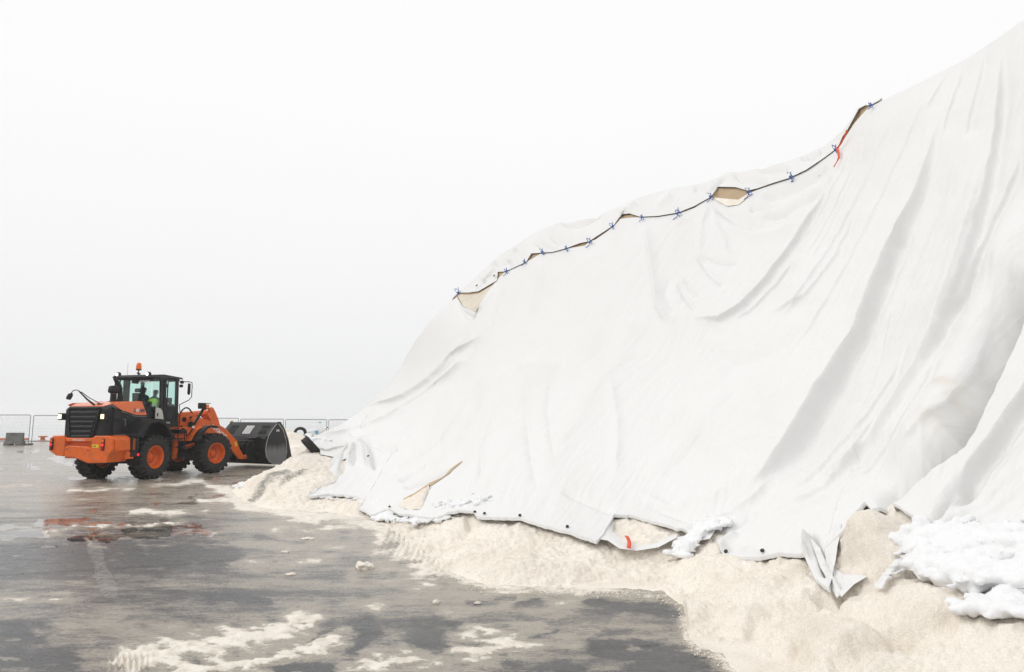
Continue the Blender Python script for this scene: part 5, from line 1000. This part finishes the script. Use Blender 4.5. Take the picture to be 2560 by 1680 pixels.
for s_ in (-1, 1): b.prism([(4.42,1.87),(4.60,1.88),(4.86,1.58),(5.08,1.15),(5.22,.70),(5.34,.30),(5.30,.10),(5.06,.10),(5.06,.60),(4.98,1.15),(4.80,1.55),(4.55,1.80)], s_*(BW+.021), s_*(BW+.055))
b.build('side_cutter', M['grey'], bu, bevel=.006)
P_unused = [(3.89,.80),(3.93,.48),(4.10,.27),(4.35,.15),(5.04,.13),(5.02,.62)]; top = [(5.02,.62),(4.94,.84),(4.80,.74),(4.66,.86),(4.50,.78),(4.36,.88),(4.2,.74),(4.05,.90),(3.95,.82)]

# bright edge welds, ridge and spill plate slots
b = F(); b.tube([(x, -(BW+.022), z) for x, z in [(4.42,1.80),(4.20,1.58),(4.0,1.32),(3.90,1.02),(3.87,.73),(3.93,.48),(4.10,.27),(4.35,.15),(4.9,.13)]], .010, 6); b.tube([(x, -(BW+.03), z) for x, z in [(4.50,1.78),(4.78,1.52),(4.96,1.13),(5.04,.60)]], .010, 6); b.build('weld_edge', M['cream'], bu)
b = F(); b.prism([(4.02,1.34),(3.90,1.30),(3.86,1.18),(3.92,1.05)], -BW, BW); b.box(3.80, 3.90, -.95, .95, 1.12, 1.18); b.build('ridge', M['black'], bu, bevel=.01)
b = F(); w_ = F(); nrm = Vector((-.22, 0, .17)).normalized()
for gi, y0 in enumerate((-1.12, -.24, .68)):
    for k in range(6):
        y = y0+k*.075; tgt = w_ if gi == 1 else b
        A_2 = Vector((4.32, y, 1.71)); B_2 = Vector((4.04, y, 1.38)); o2 = Vector((-.012, 0, .010))
        tgt.add([A_2+o2, A_2+o2+Vector((0,.032,0)), B_2+o2+Vector((0,.032,0)), B_2+o2, A_2-o2*.5, A_2-o2*.5+Vector((0,.032,0)), B_2-o2*.5+Vector((0,.032,0)), B_2-o2*.5], [(0,1,2,3),(7,6,5,4),(0,3,7,4),(1,5,6,2),(0,4,5,1),(2,6,7,3)])
b.build('slots', M['mesh'], bu, gap=.12); sl_ = w_.build('slots', M['white'], bu, gap=.12); sl_['label'] = 'bright centre group of slots through the bucket plate'
b = F()
for s_ in (-1, 1):
    for y in (.50, .74): b.prism([(3.92,1.20),(3.78,1.24),(3.44,.96),(3.46,.55),(3.54,.40),(3.72,.28),(4.1,.26),(3.88,.73)], s_*y, s_*(y+.035))
b.prism([(3.76,1.25),(3.80,1.27),(3.70,1.12),(3.62,1.10)], -.78, -.5); b.box(3.6,3.72,-.95,.95,.92,1.02); b.box(3.72,3.84,-1.1,1.1,.55,.63); b.cyl((3.62,-.9,1.10), (3.62,.9,1.10), .04, n=10); b.prism([(3.95,1.24),(3.60,1.20),(3.60,1.24),(3.95,1.29)], -1.0, -.5)
cpl = b.build('quick_coupler', M['dark'], root, bevel=.008)
text('lettering', 'ASL', .12, TF @ Matrix.Translation((4.50, -(BW+.0235), 1.52)) @ MY, M['white'], bu, bold=.004)
text('lettering', 'ASL', .10, TF @ Matrix.Translation((3.72, -.782, .95)) @ MY, M['white'], bu)
# ============================================================ PEOPLE IN THE CAB
def person(label, hipsloc, lean, side, colt, coll, vest=False, name='person'):
    r_ = empty(name, (0, 0, 0)); 
    J_ = {'pel': (0,0,.10,.15), 'sp': (.02+lean*.3,0,.28,.145), 'ch': (.03+lean,0,.47,.16), 'nk': (.05+lean*1.15,0,.60,.055), 'hd0': (.07+lean*1.2,0,.67,.06), 'hd': (.085+lean*1.2,0,.77,.098), 'hd2': (.085+lean*1.2,0,.85,.075)}
    E_ = [('pel','sp'),('sp','ch'),('ch','nk'),('nk','hd0'),('hd0','hd'),('hd','hd2')]
    for s, sg in (('l', 1), ('r', -1)):
        J_['sh'+s] = (.03+lean, sg*.19, .50, .065); J_['el'+s] = (.16+lean, sg*.25, .27, .048); J_['wr'+s] = (.38+lean, sg*.20, .34, .030); J_['pm'+s] = (.45+lean, sg*.18, .36, .033)
        J_['hp'+s] = (.06, sg*.09, .08, .095); J_['kn'+s] = (.46, sg*.13, .12, .065); J_['an'+s] = (.54, sg*.13, -.28, .042); J_['he'+s] = (.54, sg*.13, -.36, .045); J_['to'+s] = (.70, sg*.14, -.37, .035)
        E_ += [('ch','sh'+s),('sh'+s,'el'+s),('el'+s,'wr'+s),('wr'+s,'pm'+s),('pel','hp'+s),('hp'+s,'kn'+s),('kn'+s,'an'+s),('an'+s,'he'+s),('he'+s,'to'+s)]
        for k in range(5):
            fy = (k-2)*.016*1.1; ln_ = (.035,.062,.07,.065,.05)[k]
            a = 'f%d%sa' % (k, s); c = 'f%d%sb' % (k, s)
            if k == 0: J_[a] = (.46+lean, sg*(.18-.035), .375, .009); J_[c] = (.48+lean, sg*(.18-.04), .395, .008)
            else: J_[a] = (.45+lean+ln_*.65, sg*.18+fy, .365, .009); J_[c] = (.45+lean+ln_*.75, sg*.18+fy, .335, .008)
            E_ += [('pm'+s, a), (a, c)]
    ks = list(J_); me = bpy.data.meshes.new('body'); me.from_pydata([J_[k][:3] for k in ks], [(ks.index(a), ks.index(c)) for a, c in E_], [])
    o = bpy.data.objects.new('body', me); COL.objects.link(o); sk = o.modifiers.new('s', 'SKIN'); sk.use_smooth_shade = True
    for i, k in enumerate(ks): me.skin_vertices[0].data[i].radius = (J_[k][3],)*2; me.skin_vertices[0].data[i].use_root = (k == 'pel')
    o.modifiers.new('u', 'SUBSURF').levels = 1; o.modifiers['u'].render_levels = 1
    dg = bpy.context.evaluated_depsgraph_get(); m2 = bpy.data.meshes.new_from_object(o.evaluated_get(dg)); bpy.data.objects.remove(o)
    for m_ in (coll, M['skin'], M['trouser'], M['hair']): m2.materials.append(m_)
    hz_ = .77
    for p in m2.polygons:
        c = p.center; p.use_smooth = True
        if c.z > .63: p.material_index = 3 if (c.z > .80 or c.x < .06+lean*1.2) else 1
        elif c.x > .40+lean and c.z > .28: p.material_index = 1
        elif c.z < .17 : p.material_index = 2
        else: p.material_index = 0
    bd = bpy.data.objects.new('body', m2); COL.objects.link(bd); bd.parent = r_
    cx = .085+lean*1.2
    f = MB(); f.prism([(cx+.09,.775),(cx+.122,.745),(cx+.09,.74)], -.012, .012); 
    for sg in (-1, 1): f.lathe([(0,-.01),(.02,-.008),(.028,0),(.02,.008),(0,.01)], (cx, sg*.088, .77), 'y', 10)
    f.build('face', M['skin'], bd)
    e = MB(); [e.lathe([(0,-.008),(.008,0),(0,.008)], (cx+.082, sg*.032, .785), 'x', 8) for sg in (-1, 1)]; e.box(cx+.08, cx+.092, -.022, .022, .712, .718); e.build('eyes', M['mesh'], bd)
    if vest:
        v = MB(); rings = [(.15,.175,.150),(.30,.185,.155),(.44,.20,.165),(.53,.16,.12)]
        vs = []; n_ = 20
        for z, ry, rx in rings:
            for i in range(n_): a = 2*PI*i/n_; vs.append((.02+lean*min(1, z/.47)+rx*1.08*math.cos(a), ry*1.08*math.sin(a), z))
        v.add(vs, [(j*n_+i, j*n_+(i+1) % n_, (j+1)*n_+(i+1) % n_, (j+1)*n_+i) for j in range(3) for i in range(n_)])
        v.build('vest', M['vest'], r_); v2 = MB()
        for z in (.20, .34): v2.lathe([(.178+.05*(z-.15),-.02),(.178+.05*(z-.15),.02)], (0,0,0), 'z', 20)
    # place in the cab
    T = Matrix.Translation(LJ) @ Matrix.Rotation(AR, 4, 'Z') @ Matrix.Translation(hipsloc) @ Matrix.Rotation(side, 4, 'Z')
    r_.matrix_world = T
    return tag(r_, label, 'person')
M['skin'] = mat('skin', (.48, .27, .19), .5); M['trouser'] = mat('dark_trousers', (.03, .035, .045), .8); M['hair'] = mat('dark_hair', (.025, .018, .014), .7)
M['vest'] = mat('hi_vis_yellow', (.42, .78, .04), .6, emit=None); M['jacket'] = worn('blue_jacket', (.035, .07, .13), (.06, .09, .14), .8, 8, .5, 0); M['brown'] = mat('dark_jumper', (.05, .045, .045), .8)
person('person in a dark blue jacket at the controls, seen from behind', (-.88, .05, 2.27), .05, 0., 0, M['jacket'])
person('person in a yellow high visibility vest on the near side of the cab', (-.82, -.42, 2.18), .0, R(-8), 0, M['brown'], True)

# ============================================================ FENCE, BARRIER, BOLLARD, TYRES, BAG
def fence(x0, x1, Y0, Y1, h, z0, label, tagc=None):
    a_ = Vector((x0, Y0, 0)); c_ = Vector((x1, Y1, 0)); d = (c_-a_).normalized(); w = (c_-a_).length
    r_ = empty('fence_panel', a_, math.atan2(d.y, d.x)); tag(r_, label, 'fence panel', 'mesh fence panels along the quay')
    rr = .12; p = [(.02,0,z0)]+[(.02,0,h-rr)]+[(.02+rr*(1-math.cos(t)),0,h-rr+rr*math.sin(t)) for t in np.linspace(.2, PI/2, 5)]+[(w-.02-rr*(1-math.cos(t)),0,h-rr+rr*math.sin(t)) for t in np.linspace(PI/2, .2, 5)]+[(w-.02,0,h-rr),(w-.02,0,z0)]
    b = MB(); b.tube(p, .024, 6); b.tube([(.02,0,z0+.22),(w-.02,0,z0+.22)], .018, 6); b.build('frame', M['galv'], r_)
    b = MB(); n = int(w/.105)
    for i in range(1, n): x = w*i/n; b.cyl((x,0,z0+.2), (x,0,h-.01), .0033, n=4, cap=False)
    for z in np.linspace(z0+.25, h-.05, 9): b.cyl((.03,0,z), (w-.03,0,z), .0033, n=4, cap=False)
    b.build('wire_mesh', M['galv'], r_, whole=True)
    b = MB(); [b.box(x-.12, x+.12, -.32, .32, .0, .13) for x in (w,)]; b.build('foot_block', M['concrete'], r_, bevel=.02)
    if tagc: b = MB().box(w-.65, w-.45, -.03, -.015, h-.30, h-.18); b.build('tag', tagc, r_)
    return r_
def fx(px, Y): return (px-1280)/FX*(Y*CT+0)   # full px column to X near eye level
blue_t = mat('pale_blue_tag', (.35, .60, .70), .5)
FL = [(-38, 77, 53.4, 53.0, 2.30, 'fence panel at the far left edge behind the concrete barrier', None), (83, 194, 53.0, 54.6, 2.26, 'fence panel just left of the loader, in front of the orange bollard', None), (197, 305, 54.6, 55.2, 2.2, 'fence panel hidden mostly behind the black hood', None), (308, 415, 55.2, 55.6, 2.15, 'fence panel behind the loader cab', None), (490, 597, 55.2, 54.6, 2.05, 'fence panel with a yellow tag between the bell crank and the bucket', M['yellow']),
      (600.5, 710, 54.4, 54.3, 1.98, 'fence panel straight behind the black bucket', None), (713.5, 818, 54.3, 54.3, 1.95, 'fence panel right of the bucket with a pale blue tag', blue_t), (821, 925, 54.3, 54.3, 1.93, 'fence panel partly hidden by the left end of the tarpaulin', None)]
for x0, x1, Y0, Y1, h, lb, tg in FL: fence(fx(x0, Y0), fx(x1, Y1), Y0, Y1, h, .06, lb, tg)
Yb = 52.6; xl, xr = fx(20, Yb), fx(63, Yb); b = MB()
for (xa, xb_, z0, z1) in ((xl, xl+.44, 0, .12), (xr-.42, xr, 0, .12)): b.box(xa, xb_, Yb-.28, Yb+.28, z0, z1)
b.add([(x, Yb+y, z) for x in (xl, xr) for y, z in ((-.28,.12),(-.26,.20),(-.10,.42),(-.08,.95),(.08,.95),(.10,.42),(.26,.20),(.28,.12))], [tuple(range(8)), tuple(range(15, 7, -1))]+[(i, i+8, (i+1) % 8+8, (i+1) % 8) for i in range(8)])
tag(b.build('concrete_barrier', M['concrete'], bevel=.015), 'dark grey concrete traffic barrier standing before the fence at the far left', 'barrier')
b = MB().box(-70, fx(74, 62.3), 62.1, 62.4, .10, .27); 
for x in np.arange(-68, -45, 4.): b.box(x, x+.2, 62.15, 62.35, .0, .12)
tag(b.build('kerb_rail', M['rail_o'], bevel=.02), 'low orange kerb rail on the quay edge behind the barrier', 'kerb rail')
b = MB().box(fx(560, 62.3), fx(1000, 62.3), 62.1, 62.4, .10, .27)
tag(b.build('kerb_rail', M['rail_o'], bevel=.02), 'low orange kerb rail on the quay edge beyond the bucket', 'kerb rail')
b = MB(); b.lathe([(.30,0),(.30,.03),(.20,.05),(.17,.28),(.36,.31),(.38,.36),(.34,.41),(.0,.42)], (fx(111, 62.2), 62.2, .06), 'z', 24)
tag(b.build('mooring_bollard', M['rail_o']), 'mushroom shaped orange mooring bollard on the quay edge', 'bollard')
# far mound of salt behind the bucket
gx, gy = np.meshgrid(np.linspace(-21, -1, 240), np.linspace(31, 46, 160))
f0 = lambda x, y, cx, cy, ax, ay, h: h*np.maximum(0, 1-np.sqrt(((x-cx)/ax)**2+((y-cy)/ay)**2))
hh_ = np.maximum.reduce([f0(gx, gy, fx(700, 36), 36.5, 3.7, 4.2, 1.72), f0(gx, gy, fx(800, 38), 38.5, 4.2, 4.2, 1.25), f0(gx, gy, fx(930, 38), 38, 3.4, 5, 2.6)])
hh_ = np.sqrt(hh_**2+.02)-.14; hh_ += .35*fbm(gx*.6, gy*.6, 2, 4)*sm(hh_, 0, .6)+.14*fbm(gx*2.2, gy*2.2, 4, 4)*sm(hh_, 0, .3)-.05
tag(grid('salt_heap', np.stack([gx, gy, hh_], -1), M['salt'], attrs={'dirt': .25*sm(fbm(gx*.6, gy*.6, 7, 3), .1, .5)}), 'low heap of salt behind the black bucket with snow and tyres on it', 'salt heap')
def zfar(x, y): return float(hh_[np.abs(gy[:, 0]-y).argmin(), np.abs(gx[0]-x).argmin()])
def car_tyre(loc, rot, label, s=1.):
    b = MB(); b.lathe([(.20,-.09),(.22,-.11),(.28,-.12),(.32,-.105),(.335,-.085),(.335,-.05),(.322,-.047),(.322,-.037),(.338,-.034),(.338,-.006),(.324,-.004),(.324,.004),(.338,.006),(.338,.034),(.322,.037),(.322,.047),(.335,.05),(.335,.085),(.32,.105),(.28,.12),(.22,.11),(.20,.09),(.215,.07),(.30,.07),(.30,-.07),(.215,-.07)], (0,0,0), 'z', 44, closed=True)
    for k in range(60):
        a = 2*PI*k/60
        for h_ in (-1, 1): b.box(0, 0, 0, 0, 0, 0) if False else b.add([((.336+dr_)*math.cos(a+da_), (.336+dr_)*math.sin(a+da_), h_*zz) for dr_, da_, zz in ((0,-.03,.055),(0,.03,.055),(0,.03,.095),(0,-.03,.095),(.012,-.022,.055),(.012,.022,.055),(.008,.022,.095),(.008,-.022,.095))], [(4,5,6,7),(0,1,5,4),(1,2,6,5),(2,3,7,6),(3,0,4,7)])
    o = b.build('car_tyre', M['rubber'], smooth=30); o.location = loc; o.rotation_euler = rot; o.scale = (s, s, s); return tag(o, label, 'tyre', 'old tyres weighing down the cloth')
c = front((722, 1042))
car_tyre(Vector(c)+Vector((.0, .08, .05)), Vector((.69, .22, .67)).to_track_quat('Z', 'Y').to_euler(), 'black car tyre half buried in salt at the left tip of the cloth', 1.05)
X_ = fx(763, 38); car_tyre((X_, 37.2, 2-34/44.9-.02), (R(82), 0, R(24)), 'upright snow dusted tyre on the low heap beside the white sack', 1.)
X_ = fx(742, 38); car_tyre((X_, 37.8, 2-46/44.9-.06), (R(55), 0, R(-30)), 'tyre lying almost buried, left of the upright one', .95)
# white sack with a printed blue ring
def sack():
    r_ = empty('sack', (fx(800, 38), 37.6, 1.22), R(10)); r_.scale = (.78,)*3; b = MB(); n_ = 28; vs = []; secs = [(-.62,.10,.12,0),(-.55,.24,.22,.0),(-.35,.32,.27,.02),(-.05,.34,.28,.06),(.22,.28,.24,.12),(.42,.17,.15,.22),(.58,.07,.07,.34),(.66,.05,.05,.40),(.78,.11,.09,.46)]
    for i, (x, ry, rz, zc) in enumerate(secs):
        for k in range(n_): a = 2*PI*k/n_; w_ = 1+.10*math.sin(5*a+i)+.05*math.sin(9*a+2*i); vs.append((x, ry*w_*math.cos(a), zc+rz*w_*math.sin(a)))
    b.add(vs, [(j*n_+i, j*n_+(i+1) % n_, (j+1)*n_+(i+1) % n_, (j+1)*n_+i) for j in range(len(secs)-1) for i in range(n_)]+[tuple(range(n_-1, -1, -1)), tuple(range((len(secs)-1)*n_, len(secs)*n_))])
    o = b.build('sack_body', mat('white_sack', (.72, .73, .74), .5), r_, smooth=80)
    b = MB(); b.lathe([(.05,0),(.05,.006),(.125,.006),(.125,0)], (-.02,-.37,.07), 'y', 24, closed=True); b.box(-.13,.09,-.38,-.37,.05,.09); b.box(-.05,.01,-.382,-.372,-.03,.17); p_ = b.build('printed_ring', mat('blue_print', (.10,.38,.60), .5), o)
    MB().tube([(.60,-.07,.35),(.66,-.08,.41),(.72,-.09,.43)], .03, 6).build('tie', M['dark'], r_)
    return tag(r_, 'white plastic sack with a blue ring print, tied at its neck, on the low heap', 'sack')
sack()
def snowcap(cx, cy, ax, ay, t, label):
    x, y = np.meshgrid(np.linspace(-1, 1, 50), np.linspace(-1, 1, 30)); X2 = cx+ax*x; Y2 = cy+ay*y; z = np.array([[zfar(a, c2) for a, c2 in zip(r1, r2)] for r1, r2 in zip(X2, Y2)])
    m = np.clip(1-x*x-y*y, 0, 1)**.5; z = z+t*m*(1+.5*fbm(X2*2, Y2*2, 3, 3))-.03
    return tag(grid('snow', np.stack([X2, Y2, z], -1), M['snow']), label, 'snow', kind='stuff')
snowcap(fx(722, 38), 38.6, 1.1, .9, .30, 'smooth snow cap on the low heap right of the bucket'); snowcap(fx(812, 39), 39.6, .9, .7, .28, 'snow on the low heap beside the sack')
# chips of wood and litter in the yard
b = MB(TF); 
# ============================================================ HAZE
hm = bpy.data.materials.new('haze'); hm.use_nodes = True; t = hm.node_tree; t.nodes.clear(); o_ = N(t, 'ShaderNodeOutputMaterial'); v_ = N(t, 'ShaderNodeVolumePrincipled'); v_.inputs['Density'].default_value = .0009; v_.inputs['Color'].default_value = (1, 1, 1, 1); v_.inputs['Anisotropy'].default_value = .2
t.links.new(v_.outputs[0], o_.inputs['Volume']); hz_o = MB().box(-2600, 2600, -120, 780, -4.5, 16).build('haze', hm); tag(hz_o, 'thin pale mist over the yard and the sea', 'haze', kind='stuff')
